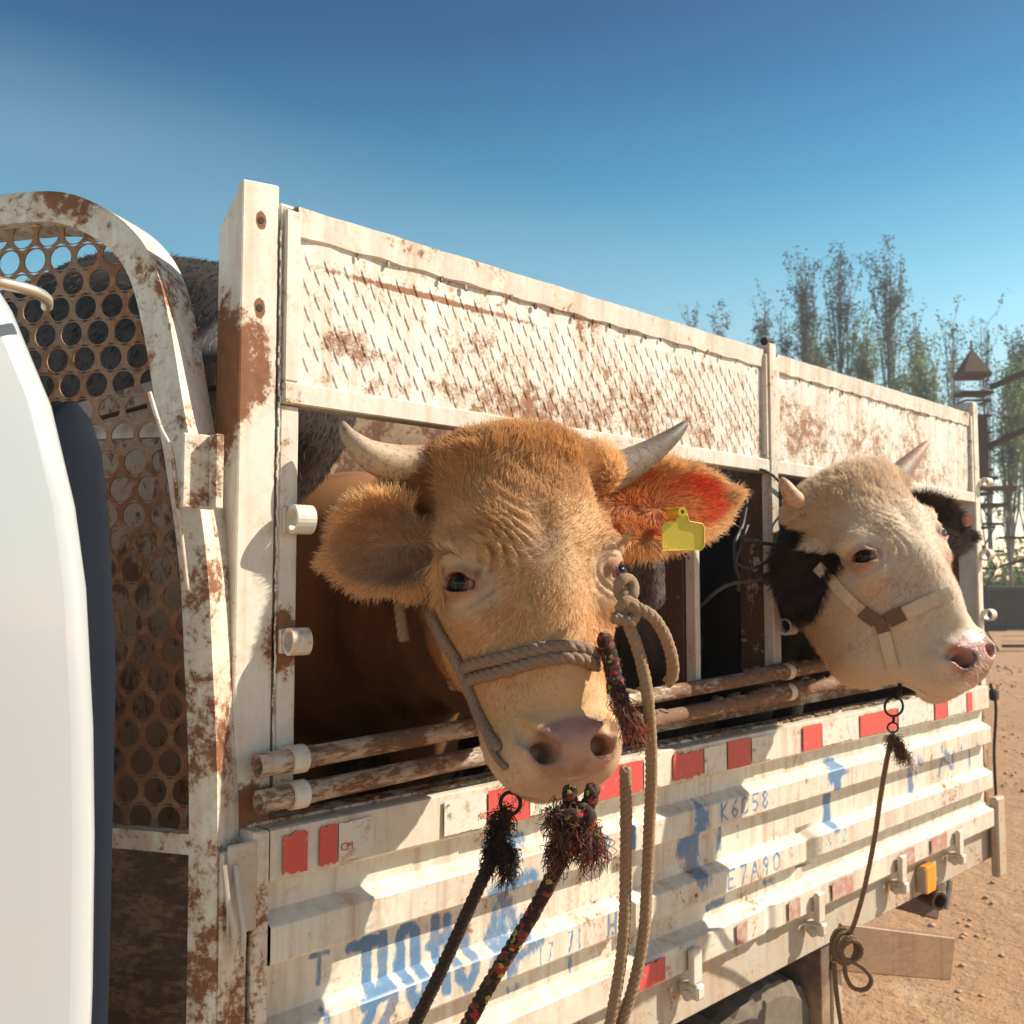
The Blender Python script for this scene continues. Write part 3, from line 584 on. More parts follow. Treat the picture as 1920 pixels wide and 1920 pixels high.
# --- rails
for z,zr,y in ((1.716,1.775,-.042),(1.652,1.712,-.046)):
    mb=MB(); t=np.linspace(0,1,60); pts=[(.995+3.5*a,y+.004*math.sin(a*9),z+(zr-z)*a*1.6 if a<.62 else zr) for a in t]
    mb.tube(pts[1:],.0205,18,cap=False); mb.pipe(pts[0],pts[2],.0215,.0150,20); rl=mb.obj('rail',RAIL,TRK,True)
    for X in (1.075,2.86,4.3): 
        mb=MB(); a=(X-.995)/3.5; zz=z+(zr-z)*min(a*1.6,1); mb.pipe((X-.016,y,zz),(X+.016,y,zz),.0265,.0206,20); mb.box(X-.012,X+.012,y+.02,.01,zz-.02,zz+.02,.003); mb.obj('clamp',FW_,rl,False)
mb=MB(); mb.bar((1.1,.05,1.635),(4.5,.05,1.665),.006,.035); mb.obj('angle_strip',RAIL,TRK)
# dried muck on rails
rs=np.random.RandomState(12); mb=MB()
for i in range(90):
    a=rs.choice([.5,.56,.6,.64,.5,.3])+rs.normal()*.035; x=.995+3.5*a; zb=1.716+.059*min(a*1.6,1) if rs.rand()<.5 else 1.652+.06*min(a*1.6,1)
    bm=bmesh.new(); bmesh.ops.create_icosphere(bm,subdivisions=2,radius=1)
    sx,sy,sz=rs.uniform(.012,.035),rs.uniform(.010,.02),rs.uniform(.005,.012)
    for v in bm.verts: k=1+.3*rs.normal(); v.co=V((x+v.co.x*sx*k,-.042+v.co.y*sy*k,zb+.018+v.co.z*sz*k))
    mb.bm(bm)
MUD=plain('dried_mud',(.20,.125,.075),.95,var=.5,scale=60,bump=.6); tag(mb.obj('dried_mud',MUD,TRK,True),kind='stuff')
# --- drop side board: corrugated profile with faded spray marks
prof=[(1.598,.05),(1.600,-.040),(1.597,-.046),(1.509,-.046),(1.503,-.040),(1.500,-.016),(1.447,-.015),(1.430,-.049),(1.426,-.052),(1.366,-.052),(1.361,-.049),(1.356,-.016),(1.256,-.015),(1.239,-.049),(1.235,-.052),(1.176,-.052),(1.171,-.049),(1.166,-.016),(1.108,-.015),(1.090,-.054),(1.086,-.057),(1.019,-.057),(1.014,-.054),(1.012,.0)]
STX=[1.02,4.53]
pz=[];
for (a,b) in zip(prof[:-1],prof[1:]):
    k=max(1,int(math.hypot(a[0]-b[0],a[1]-b[1])/.0045))
    for i in range(k): t=i/k; pz.append((a[0]+(b[0]-a[0])*t,a[1]+(b[1]-a[1])*t))
pz.append(prof[-1]); pz=np.array(pz); xs=np.arange(STX[0],STX[1],.0055); nx,nz=len(xs),len(pz)
XX=np.repeat(xs,nz); ZZ=np.tile(pz[:,0],nx); YY=np.tile(pz[:,1],nx)
G3=np.stack([XX,YY,ZZ],1)
dn=wnoise(G3*np.array([1,.1,1]),1.6,60,3); YY=YY+.0035*dn
# ribs are interrupted at pressed joints, a torn fold in the lower rib
for zc in (1.396,1.206):
    for X in (2.055,):
        k=np.clip((np.abs(XX-X)-.012)/.012,0,1); m=(np.abs(ZZ-zc)<.055); YY=np.where(m,np.maximum(YY,-.016-.04*k),YY)
k=G(XX-2.99,.03)*(np.abs(ZZ-1.206)<.06); YY=YY+.028*k; ZZ=ZZ-.012*k
k=G(XX-2.72,.02)*(np.abs(ZZ-1.052)<.05); YY=YY+.012*k
G3=np.stack([XX,YY,ZZ],1)
fs=np.array([(i*nz+j,(i+1)*nz+j,(i+1)*nz+j+1,i*nz+j+1) for i in range(nx-1) for j in range(nz-1)])[:,::-1]
sb=obj('drop_side_board',G3,fs,BOARD,TRK,True); sb.data.set_sharp_from_angle(angle=math.radians(30))
spray=np.zeros(len(G3))
def mark(strokes,X,Z,w,h,th,amp=1.,soft=.5):      # strokes in a 0..1 box, painted with a soft brush
    global spray
    m=(XX>X-.08)&(XX<X+w+.08)&(ZZ>Z-.08)&(ZZ<Z+h+.08); P=np.stack([XX[m],ZZ[m]],1); dm=np.full(len(P),9.)
    for st in strokes:
        q=[np.array((X+a*w,Z+b*h)) for a,b in st]
        if len(q)==1: q=q*2
        for a,b in zip(q[:-1],q[1:]):
            d=b-a; t=np.clip(((P-a)@d)/(d@d+1e-9),0,1); dm=np.minimum(dm,np.linalg.norm(P-a-t[:,None]*d,axis=1))
    spray[m]=np.maximum(spray[m],amp*np.clip((th*(1+soft)-dm)/(th*soft*2),0,1))
GL={'0':[[(.5,1),(.9,.8),(.9,.2),(.5,0),(.1,.2),(.1,.8),(.5,1)]],'1':[[(.3,.8),(.55,1),(.55,0)]],'2':[[(.1,.8),(.5,1),(.9,.8),(.1,0),(.9,0)]],'3':[[(.1,.9),(.5,1),(.9,.8),(.5,.55),(.9,.25),(.5,0),(.1,.1)]],
'5':[[(.9,1),(.2,1),(.15,.55),(.6,.6),(.9,.3),(.5,0),(.1,.1)]],'6':[[(.8,1),(.3,.7),(.1,.3),(.5,0),(.9,.3),(.5,.5),(.15,.35)]],'7':[[(.1,1),(.9,1),(.4,0)]],'8':[[(.5,.55),(.15,.78),(.5,1),(.85,.78),(.5,.55),(.1,.25),(.5,0),(.9,.25),(.5,.55)]],'9':[[(.85,.6),(.5,.45),(.15,.75),(.5,1),(.85,.75),(.6,0)]],
'K':[[(.1,1),(.1,0)],[(.9,1),(.1,.45),(.9,0)]],'E':[[(.9,1),(.1,1),(.1,0),(.9,0)],[(.1,.5),(.7,.5)]],'A':[[(0,0),(.5,1),(1,0)],[(.2,.4),(.8,.4)]],'U':[[(.1,1),(.1,.2),(.5,0),(.9,.2),(.9,1)]],'T':[[(0,.9),(1,.9)],[(.55,.9),(.55,0)]],
'M':[[(.05,0),(.15,1)],[(.45,.1),(.5,1)],[(.85,0),(.85,1)],[(.1,.95),(.9,.95)]],'H':[[(.1,1),(.1,0)],[(.9,1),(.9,0)],[(.1,.5),(.9,.5)]],'I':[[(.5,1),(.5,0)]]}
def word(s,X,Z,w,h,th,gap=.35,amp=1.,soft=.5):
    for ch in s:
        if ch!=' ': mark(GL[ch],X,Z,w,h,th,amp,soft)
        X+=w*(1+gap)
word('T',1.13,1.285,.04,.06,.006,amp=.8); mark([[(.5,1),(.4,0)]],1.13,1.19,.03,.05,.010,.7)
mark([[(.5,1),(.5,.5),(.1,.0)],[(.9,.95),(.9,.3),(.5,0)],[(.1,.9),(.9,.9)],[(.2,.35),(.75,.4)]],1.215,1.165,.10,.185,.013)
mark(GL['0'],1.345,1.185,.05,.165,.014); mark([[(.5,1),(.5,0)],[(.1,.6),(.9,.65)]],1.425,1.20,.04,.14,.013); mark(GL['U'],1.475,1.19,.06,.14,.014,.9)
mark([[(.5,1),(.45,.0)],[(.05,.75),(.95,.8)],[(.1,.1),(.5,.7),(.9,.15)]],1.575,1.19,.14,.24,.020,.85,.8); mark([[(0,.3),(1,.6)]],1.60,1.44,.10,.03,.018,.8)
mark([[(.1,.4),(.3,.9)],[(.6,.2),(.7,.8)],[(.2,.1),(.9,.3)]],1.60,1.20,.15,.10,.012,.7)
mark([[(.5,1),(.55,0)],[(.5,.7),(.1,.5)]],2.33,1.245,.09,.16,.034,1.,.6); mark([[(.5,1),(.3,0)],[(.1,.5),(.9,.5)]],2.345,1.385,.05,.03,.008)
word('K6058',2.47,1.375,.038,.048,.0046,.45,.78); mark([[(.5,1),(.4,0)]],2.50,1.29,.03,.05,.013,.7); mark([[(.5,1),(.5,0)]],2.60,1.30,.03,.03,.010,.6)
word('E7A90',2.50,1.182,.040,.050,.0044,.55,.75); mark([[(0,.5),(1,.6)]],2.45,1.125,.08,.02,.012,.8); mark([[(0,.5),(1,.5)]],2.75,1.135,.06,.01,.010,.6)
mark([[(.55,1),(.4,0)],[(.0,.85),(.95,.95)]],3.12,1.25,.07,.19,.026,1.,.5); mark([[(0,.4),(1,.7)]],3.12,1.40,.11,.02,.010,.8)
mark([[(.5,1),(.5,0)]],3.78,1.27,.05,.09,.028,.9,.9); mark([[(.5,1),(.5,0)]],4.0,1.385,.02,.02,.009,.8)
mark([[(.1,1),(.9,.2)],[(.5,.9),(.2,.1)],[(.9,1),(.9,.3)]],4.02,1.27,.20,.11,.014,.75,1.); mark([[(.5,1),(.6,0)]],4.36,1.28,.03,.09,.016,.7,.9)
word('12',1.905,1.372,.030,.048,.0042,.7); mark(GL['H'],2.035,1.375,.05,.05,.007,.9); mark([[(.5,1),(.5,0)]],2.115,1.375,.02,.048,.006); mark([[(.3,1),(.7,.6),(.3,.4),(.7,0)]],1.735,1.372,.016,.05,.0028,.9); mark([[(.3,1),(.7,.6),(.3,.3),(.8,0)]],1.76,1.37,.014,.045,.0026,.9)
word('7I',1.82,1.18,.022,.045,.0035,.5,.8); word('HI',1.97,1.18,.035,.05,.005,.4,.9); word('I7',1.72,1.178,.020,.04,.003,.5,.7); mark([[(0,.5),(1,.5)]],1.66,1.12,.03,.02,.010,.6); mark([[(.2,1),(.5,0)]],1.86,1.12,.03,.03,.010,.6)
word('3812',3.02,1.19,.034,.038,.0035,.6,.6,.9)
setval(sb,spray,'spray')
# reflective tape on the board
TAPER,tnt,tb=newmat('red_reflective_tape'); _n=noise(tnt,pos(tnt),55,5,.7); L(tnt,mixc(tnt,sstep(tnt,_n,.60,.70),(.60,.085,.075),(.50,.34,.26)),tb.inputs['Base Color']); tb.inputs['Roughness'].default_value=.4
TAPEF,tnt,tb=newmat('faded_red_tape'); _n=noise(tnt,pos(tnt),40,5,.7); L(tnt,mixc(tnt,sstep(tnt,_n,.45,.62),(.47,.22,.17),(.50,.40,.31)),tb.inputs['Base Color']); tb.inputs['Roughness'].default_value=.6
TAPEW,tnt,tb=newmat('white_reflective_tape'); _n=noise(tnt,pos(tnt),35,5,.7); L(tnt,mixc(tnt,sstep(tnt,_n,.50,.68),(.70,.68,.60),(.50,.40,.29)),tb.inputs['Base Color']); tb.inputs['Roughness'].default_value=.35
def strip(X0,X1,z0,z1,y,mat,name,ragged=0.,hole=None,seed=0):
    rs=np.random.RandomState(seed); hole=(X0+.40*(X1-X0),X0+.62*(X1-X0)) if hole=='mid' else hole; n=max(6,int((X1-X0)/.006)); mb=MB(); vs=[]; xs=np.linspace(X0,X1,n)
    for x in xs:
        jt=abs(rs.normal())*ragged; jb=abs(rs.normal())*ragged; yy=-.0035*0
        vs+=[(x,y,z1-jt),(x,y,z0+jb),(x,y-.0012,z1-jt),(x,y-.0012,z0+jb)]
    fs=[]
    for i in range(n-1):
        if hole and hole[0]<xs[i]<hole[1]: continue
        a=i*4;b=a+4; fs+=[(a+2,a+3,b+3,b+2),(a,b,b+1,a+1),(a,a+2,b+2,b),(a+1,b+1,b+3,a+3)]
    mb.add(vs,fs); return mb.obj(name,mat,sb)
ty=-.0505
def XT(px,py): return onY(px,py,-.05)[0]
for i,(a,b,py,rg,ho) in enumerate(((530,631,1602,.004,'mid'),(915,992,1512,.0,None),(1105,1205,1490,.001,None),(1262,1318,1440,.007,None),(1364,1407,1408,.0,None),(1505,1540,1376,.0,None),(1612,1682,1345,.003,None),(1752,1775,1310,.0,None),(1812,1822,1297,0,None))):
    strip(XT(a,py),XT(b,py),1.512,1.590,ty,TAPER,'red_tape',rg,ho,i)
for i,(a,b,py) in enumerate(((634,700,1590),(832,912,1530),(993,1060,1505),(1207,1240,1458),(1320,1362,1425),(1409,1450,1400),(1541,1600,1368),(1684,1750,1330),(1776,1811,1305))): strip(XT(a,py)+.001,XT(b,py)-.001,1.514,1.588,ty+.0005,TAPEW,'white_tape',.0015,None,40+i)
for i,(a,b,py,mt) in enumerate(((1195,1246,1830,TAPER),(1478,1500,1740,TAPEF),(1560,1600,1700,TAPEF),(1690,1715,1640,TAPEF),(1745,1775,1590,TAPEF),(1380,1400,1780,TAPEF))): strip(onY(a,py,-.06)[0],onY(b,py,-.06)[0],1.022,1.082,-.0620,mt,'red_tape' if mt is TAPER else 'faded_red_tape',.002,None,70+i)
RED=plain('red_print',(.6,.06,.05),.5); BLK=plain('black_print',(.03,.03,.03),.5)
def letters(txt,X,z,h,y,mat,parent,name='lettering'):
    cu=bpy.data.curves.new(name,'FONT'); cu.body=txt; cu.size=h; cu.extrude=.0002; to=bpy.data.objects.new(name,cu); dg=bpy.context.evaluated_depsgraph_get(); me=bpy.data.meshes.new_from_object(to); 
    vs=[(X+v.co.x,y-v.co.z,z+v.co.y) for v in me.vertices]; fs=[tuple(p.vertices) for p in me.polygons]; bpy.data.objects.remove(to); return obj(name,vs,fs,mat,parent)
letters('NC',XT(897,1530),1.535,.020,-.0535,RED,sb); letters('CM',XT(637,1600),1.535,.020,-.0535,RED,sb); letters('H',XT(1320,1425),1.545,.016,-.0535,RED,sb); letters('M',XT(1410,1400),1.545,.016,-.0535,RED,sb); letters('H',onY(1250,1815,-.06)[0],1.04,.02,-.0625,RED,sb)
letters('IIII',XT(836,1525),1.575,.008,-.0535,BLK,sb); letters('0',XT(840,1540),1.553,.012,-.0535,BLK,sb)
# board top ledge gap, latches, beam
mb=MB(); mb.box(.985,1.018,-.05,.03,1.02,1.60,.003); mb.obj('board_end_cap',painted('end_cap',rust=.42,dust=.75,rscale=12),sb)
mb=MB(); mb.bar((1.0,.02,1.603),(4.53,.02,1.603),.05,.006); 
for x in np.linspace(1.3,4.3,9): mb.tube([(x,.01,1.604),(x,.01,1.610)],.010,8)
mb.obj('ledge_strip',painted('ledge',rust=.47,dust=.9,rscale=20,bump=.6),sb)
mb=MB(); rs=np.random.RandomState(33)
for i in range(140):
    x=rs.uniform(1.4,4.4); bm=bmesh.new(); bmesh.ops.create_icosphere(bm,subdivisions=1,radius=1); sx=rs.uniform(.006,.03)
    for v in bm.verts: k=1+.35*rs.normal(); v.co=V((x+v.co.x*sx*k,.0+v.co.y*.012*k+rs.uniform(-.02,.02)*0,1.606+v.co.z*.005*k))
    mb.bm(bm)
tag(mb.obj('dried_mud',MUD,sb,True),kind='stuff')
mb=MB(); mb.box(.96,4.60,-.022,.03,.868,.998,.004); bm_=mb.obj('side_beam',BEAM,TRK)
mb=MB(); mb.box(.96,4.58,.032,1.9,.86,.99); mb.obj('bed_floor',DARKM,TRK)
for px,py in ((1302,1800),(1535,1700),(1690,1625),(1797,1560)):
    X=onY(px,py,-.07)[0]; mb=MB(); mb.box(X-.022,X+.022,-.082,-.0630,.985,1.075,.004); mb.box(X-.018,X+.018,-.092,-.03,.945,.984,.006); mb.tube([(X-.026,-.06,.955),(X+.026,-.06,.955)],.014,10); mb.obj('board_latch',FW_,TRK)
ORG=plain('orange_reflector',(.75,.30,.03),.3,var=.1); X=onY(1740,1625,-.05)[0]
mb=MB(); mb.box(X-.04,X+.045,-.062,-.023,.885,.985,.006,2); ml=mb.obj('marker_lamp',ORG,TRK); mb=MB(); mb.box(X-.05,X-.041,-.060,-.0235,.89,.98,.003); mb.obj('lamp_edge',plain('lamp_edge',(.4,.33,.25),.5),ml)
# rear corner: flap and tail hinge
mb=MB(); mb.box(4.53,4.62,-.07,-.035,.80,1.13,.008); mb.obj('rear_flap',BEAM,TRK)
mb=MB(); mb.box(4.548,4.60,-.014,.06,.90,1.57,.004); mb.obj('rear_board_post',painted('rear_board_post',base=(.35,.28,.2),rust=.5,dust=.7),TRK)
mb=MB(); mb.tube(spline([(4.63,-.02,1.60),(4.66,-.03,1.5),(4.65,-.02,1.3),(4.66,-.02,1.05)],6),.006,6); mb.obox((4.67,-.02,1.55),((1,0,0),(0,1,0),(0,0,1)),(.05,.03,.05),.008); mb.obj('tail_chain',DARKM,TRK)
# underside: rear light bracket pipe, plank-like bumper beams
WOODP=painted('timber',base=(.22,.14,.085),rust=.3,dust=.2,rscale=8,stretch=(1,1,6))
a=onY(1575,1772,.15); b=onY(1775,1795,-.02); 
mb=MB(); p0=along(1560,1772,3.35); p1=along(1776,1795,3.75); mb.bar(p0,p1,.05,.15,bev=.004); mb.obj('underrun_beam',WOODP,TRK)
mb=MB(); p0=along(1600,1650,3.9); p1=along(1742,1692,4.25); mb.bar(p0,p1,.10,.12,bev=.006); ub=mb.obj('tow_bracket',BEAMR,TRK); 
mb=MB(); q=along(1728,1672,4.0); mb.pipe(V(q),V(q)-V(FW)*.10+V(RT)*.03,.035,.026,20); mb.obj('exhaust_end',BEAMR,TRK)
mb=MB(); q=along(1757,1668,4.1); mb.obox(V(q),((1,0,.2),(0,1,0),(-.2,0,1)),(.05,.06,.09),.012); mb.tube(spline([V(q)+V((0,0,.06)),V(q)+V((.05,-.03,.03)),V(q)+V((.03,-.02,-.08))],5),.012,8); mb.obj('tail_lamp_bracket',STEEL,TRK)
# mudguard, wheel, chassis
mb=MB(); mb.box(3.10,3.16,-.01,.5,.15,.866,.004); mb.obj('mud_flap',painted('mud_flap',base=(.16,.12,.10),rust=.3,dust=.8),TRK); 
mb=MB(); mb.box(3.175,3.24,-.012,.05,.25,.866,.004); mb.obj('flap_bracket',BEAM,TRK)
mb=MB(); mb.box(.9,4.55,.55,.68,.55,.86); mb.box(.9,4.55,1.25,1.38,.55,.86); mb.obj('chassis_rail',DARKM,TRK)
def wheel(cx,cy,cz,R=.405,w=.22):
    e=MB(); n=64; pr=[(-.5,.60),(-.5,.86),(-.42,.97),(-.2,1.0),(.2,1.0),(.42,.97),(.5,.86),(.5,.60)]; vs=[];fs=[]
    for i in range(n):
        a=2*math.pi*i/n
        for (u,r) in pr:
            rr=R*r*(1-(.022 if (i%2 and r>.95) else 0)); vs.append((cx+math.cos(a)*rr,cy+u*w,cz+math.sin(a)*rr))
    m_=len(pr)
    for i in range(n):
        j=(i+1)%n
        for k in range(m_-1): fs.append((i*m_+k,j*m_+k,j*m_+k+1,i*m_+k+1))
    e.add(vs,fs); wr=empty('wheel',(cx,cy,cz),None,None); wr.parent=TRK; wr.location=V((cx,cy,cz))-V(TRK.location)
    o=e.obj('tyre',RUBB,wr); r_=MB(); r_.pipe((cx,cy-w*.42,cz),(cx,cy+w*.42,cz),R*.62,R*.5,32); r_.tube([(cx,cy-w*.1,cz),(cx,cy+w*.1,cz)],R*.52,24); r_.tube([(cx,cy-w*.45,cz),(cx,cy,cz)],R*.18,16)
    r_.obj('rim',BEAM,wr)
wheel(2.86,.14,.405); wheel(2.86,1.76,.405)
TREAD=plain('dusty_tread',(.30,.23,.17),.9,var=.4,scale=30)
# --- far side, front wall and tail gate of the pen
mb=MB(); mb.box(.96,4.58,1.88,1.91,.99,2.78); mb.obj('far_side_wall',INNER,TRK); mb=MB(); mb.box(4.55,4.58,.07,.70,.99,2.76); mb.box(4.55,4.58,.701,1.86,.99,3.02); mb.obj('tail_gate',INNER,TRK)
mb=MB(); mb.box(.985,1.005,.09,1.87,.99,2.42); mb.box(.97,1.03,.09,1.87,2.425,2.47); mb.obj('front_wall',painted('front_wall',base=(.24,.125,.06),rust=.5,dust=.15,rscale=6,rustcol=(.13,.06,.03)),TRK)
# --- perforated headboard wing with a bent hoop
PHI=math.radians(31); HO=np.array([.905,-.015]); hd=np.array([-math.sin(PHI),math.cos(PHI)]); hn=np.array([-math.cos(PHI),-math.sin(PHI)])  # hn faces forward/outward
def HP(s,z,t=0.): p=HO+hd*s+hn*t; return (p[0],p[1],z)
ol=[(-.030,.95),(-.030,1.30),(-.026,1.67),(-.012,1.90),(.004,2.086),(.034,2.258),(.059,2.375),(.090,2.524),(.125,2.635),(.175,2.705),(.25,2.758),(.34,2.79),(.47,2.795),(.62,2.79),(.80,2.765)]
ol=spline([(a,0,b) for a,b in ol],7)[:,[0,2]]
tg=np.gradient(ol,axis=0); tg/=np.linalg.norm(tg,axis=1,keepdims=True); nn_=np.stack([tg[:,1],-tg[:,0]],1)   # inward normal
wdt=.058; dep=.092
mb=MB(); vs=[]
for (a,b),(c_,d_) in zip(ol,nn_):
    for (u,t) in ((0,-.006),(0,dep),(.010,dep+.003),(wdt,dep-.004),(wdt,-.0)): vs.append(HP(a+c_*u,b+d_*u,t-dep))
m_=5; mb.add(vs,[(i*m_+k,i*m_+(k+1)%m_,(i+1)*m_+(k+1)%m_,(i+1)*m_+k) for i in range(len(ol)-1) for k in range(m_)])
hb_=mb.obj('headboard_hoop',HOOPM,TRK,True); hb_.data.set_sharp_from_angle(angle=math.radians(35))
# plate: grid of round holes, staggered
R_=.0235; PX,PZ=.058,.0500
def hole_cell(mb,cs,cz):      # square cell with a round hole, triangulated ring
    n=20; vs=[]; hw,hz=PX/2,PZ
    for k in range(n):
        a=2*math.pi*k/n; c,s=math.cos(a),math.sin(a); q=min(hw/abs(c) if abs(c)>1e-6 else 9,hz/2/abs(s) if abs(s)>1e-6 else 9)
        vs.append(HP(cs+c*q,cz+s*q,-.03))
    for k in range(n):
        a=2*math.pi*k/n; vs.append(HP(cs+math.cos(a)*R_,cz+math.sin(a)*R_,-.03))
    for k in range(n):
        a=2*math.pi*k/n; vs.append(HP(cs+math.cos(a)*R_,cz+math.sin(a)*R_,-.033))
    fs=[(k,(k+1)%n,n+(k+1)%n,n+k) for k in range(n)]+[(n+k,n+(k+1)%n,2*n+(k+1)%n,2*n+k) for k in range(n)]
    mb.add(vs,fs)
mb=MB(); r=0
for cz in np.arange(1.62,2.80,PZ):
    r+=1
    for cs in np.arange(-.0+(PX/2 if r%2 else 0),.95,PX):
        i=np.argmin(np.abs(ol[:40,1]-cz)) if cz<2.6 else np.argmin(np.hypot(ol[:,0]-cs,ol[:,1]-cz))
        edge=np.interp(cz,ol[:75,1],ol[:75,0]) if cz<2.78 else 9
        if cs>edge+wdt*.55 and cz<np.interp(cs,ol[60:,0],ol[60:,1])-wdt*.6: hole_cell(mb,cs,cz)
pf=mb.obj('perforated_plate',PERF,TRK)
mb=MB(); mb.bar(HP(.02,1.585,-.02),HP(.85,1.60,-.02),.03,.035); mb.obj('cross_bar',HOOPM,pf); mb=MB(); mb.bar(HP(.06,2.335,-.07),HP(.9,2.335,-.07),.02,.03); mb.obj('cross_bar',HOOPM,pf)
mb=MB(); g=[HP(.0,.9,-.035),HP(.9,.9,-.035),HP(.9,1.57,-.035),HP(.0,1.57,-.035)]; mb.add(g+[HP(.0,.9,-.045),HP(.9,.9,-.045),HP(.9,1.57,-.045),HP(.0,1.57,-.045)],[(0,1,2,3),(7,6,5,4),(0,4,5,1),(1,5,6,2),(2,6,7,3),(3,7,4,0)])
mb.obj('lower_headboard_plate',painted('old_rust_plate',base=(.06,.038,.026),rust=.45,dust=.12,rustcol=(.07,.035,.02),rscale=7,stretch=(1,1,3)),TRK)
# small channel bracket and weld ridge on the hoop leg
q=onY(362,885,-.04); mb=MB(); mb.box(q[0]-.030,q[0]+.034,-.060,-.045,q[2]-.065,q[2]+.065,.003); mb.box(q[0]+.018,q[0]+.034,-.085,-.061,q[2]-.065,q[2]+.065,.002); mb.obj('channel_bracket',HOOPM,hb_)
mb=MB(); mb.tube(spline([onY(280,735,-.02),onY(300,800,-.03),onY(322,850,-.035),onY(335,960,-.03),onY(352,1110,-.03)],6),[.004]*25,6); mb.obj('weld_ridge',HOOPM,hb_,True)
mb=MB(); 
for k in (0,1):
    P=[onY(420+k*22,1622,-.06),onY(428+k*20,1690,-.075),onY(440+k*16,1745,-.08),onY(436+k*18,1790,-.07)]; mb.tube(spline(P,6),.0055,8)
q=onY(455,1640,-.055); mb.box(q[0]-.03,q[0]+.028,-.058,-.0515,q[2]-.10,q[2]+.055,.003); mb.obj('hinge_hooks',BEAM,TRK)
mb=MB(); mb.box(.925,.978,-.045,.03,.75,1.575,.004); mb.obj('lower_corner_post',painted('lower_post',rust=.44,dust=.85,rscale=12),TRK)
# --- cab: rounded rear corner of a white glossy body
CABM,cnt,cb=newmat('cab_white'); cb.inputs['Base Color'].default_value=(.70,.735,.75,1); cb.inputs['Roughness'].default_value=.28; cb.inputs['Coat Weight'].default_value=.6; _n=noise(cnt,pos(cnt),4,4); L(cnt,mixc(cnt,mathn(cnt,'MULTIPLY',sstep(cnt,_n,.5,.8),.25),(.43,.47,.49),(.55,.47,.38)),cb.inputs['Base Color'])
cx=np.array([(2.62,.20),(2.585,.31),(2.555,.405),(2.50,.455),(2.42,.498),(2.29,.542),(2.15,.570),(2.04,.585),(1.85,.600),(1.70,.606),(1.50,.609),(1.25,.606),(1.0,.602),(.6,.598)])
mb=MB(); vs=[]; 
for z,xr in cx:
    ys=-.30+max(0,(z-2.0))**2*.35
    for a in np.linspace(0,math.pi/2,9): r=.045; vs.append((xr-r+r*math.sin(a)*1.0,ys+r-r*math.cos(a)+0,z))
    vs.append((xr,1.9,z)); 
m_=10; side=[]
fs=[(i*m_+k,(i+1)*m_+k,(i+1)*m_+k+1,i*m_+k+1) for i in range(len(cx)-1) for k in range(m_-1)]
mb.add(vs,fs)
vs2=[]
for z,xr in cx:
    ys=-.30+max(0,(z-2.0))**2*.35; vs2+=[(-1.3,ys,z),(xr-.30,ys-.000,z),(xr-.2,ys+.004,z),(xr-.17,ys,z),(xr-.045,ys,z)]
m2=5; mb.add(vs2,[(i*m2+k,(i+1)*m2+k,(i+1)*m2+k+1,i*m2+k+1) for i in range(len(cx)-1) for k in range(m2-1)])
mb.add([(-1.3,-.165,2.62),(.155,-.165,2.62),(.2,-.12,2.62),(.2,1.9,2.62),(-1.3,1.9,2.62)],[(0,1,2,3,4)])
cab=mb.obj('cab',CABM,TRK,True); cab.data.set_sharp_from_angle(angle=math.radians(40))
SEAL=plain('rubber_seal',(.03,.033,.04),.6,var=.2); mb=MB()
ps=[(xr-.185,-.3035+max(0,(z-2.0))**2*.35,z) for z,xr in cx if z<2.5]; mb.tube(ps,.0035,6); mb.obj('panel_seam',SEAL,cab,True)
CHR=plain('pale_trim',(.55,.50,.40),.25,.6,.1); q0=onY(-60,520,-.30); q1=onY(60,545,-.295); q2=onY(86,560,-.28)
mb=MB(); mb.tube(spline([q0,onY(0,530,-.305),q1,q2,onY(88,575,-.26)],8),.008,10); mb.obj('rain_gutter',CHR,cab,True)
GREY=plain('grey_plastic',(.014,.018,.027),.9,var=.15,scale=6); GREY.node_tree.nodes['Principled BSDF'].inputs['Specular IOR Level'].default_value=.08
mb=MB(); pts=[]; 
for z,w in ((1.0,.070),(1.5,.070),(1.9,.068),(2.15,.062),(2.26,.052),(2.31,.035),(2.335,.008)): pts.append((.668+min(0,(1.9-z))*.05,z,w))
vs=[]; 
for xc,z,w in pts:
    for a in np.linspace(0,2*math.pi,16,endpoint=False): vs.append((xc+math.copysign(abs(math.cos(a))**.5,math.cos(a))*w,-.005+math.copysign(abs(math.sin(a))**.5,math.sin(a))*.045,z))
mb.add(vs,[(i*16+k,i*16+(k+1)%16,(i+1)*16+(k+1)%16,(i+1)*16+k) for i in range(len(pts)-1) for k in range(16)]); mb.obj('air_intake_duct',GREY,TRK,True)
# wires knotted round the middle post
WIRE=plain('old_wire',(.10,.09,.085),.6,.5,.3,40)
mb=MB()
for P,r in (([(1405,878,.02),(1440,885,-.03),(1470,915,-.03),(1478,945,-.02),(1462,975,-.03),(1465,1010,-.04),(1440,1050,-.04),(1410,1065,-.04),(1382,1055,-.03),(1390,1020,-.02),(1402,985,.0)],.0045),
            ([(1310,1140,.06),(1340,1112,.0),(1370,1095,-.03),(1415,1088,-.05),(1440,1085,-.05)],.006),([(1380,1065,-.02),(1378,1020,.0),(1392,985,.02),(1400,940,.03)],.006),
            ([(1425,1085,-.055),(1445,1078,-.06),(1462,1105,-.06),(1478,1122,-.05)],.007),([(1395,1012,-.04),(1430,1018,-.045),(1462,1022,-.05)],.006),([(1378,1060,-.03),(1385,1085,-.02),(1384,1108,-.01)],.005)):
    mb.tube(spline([onY(*p) for p in P],8),r,8)
q=onY(1438,1085,-.055); mb.obox(V(q),((1,0,.3),(0,1,0),(-.3,0,1)),(.035,.03,.035),.008)
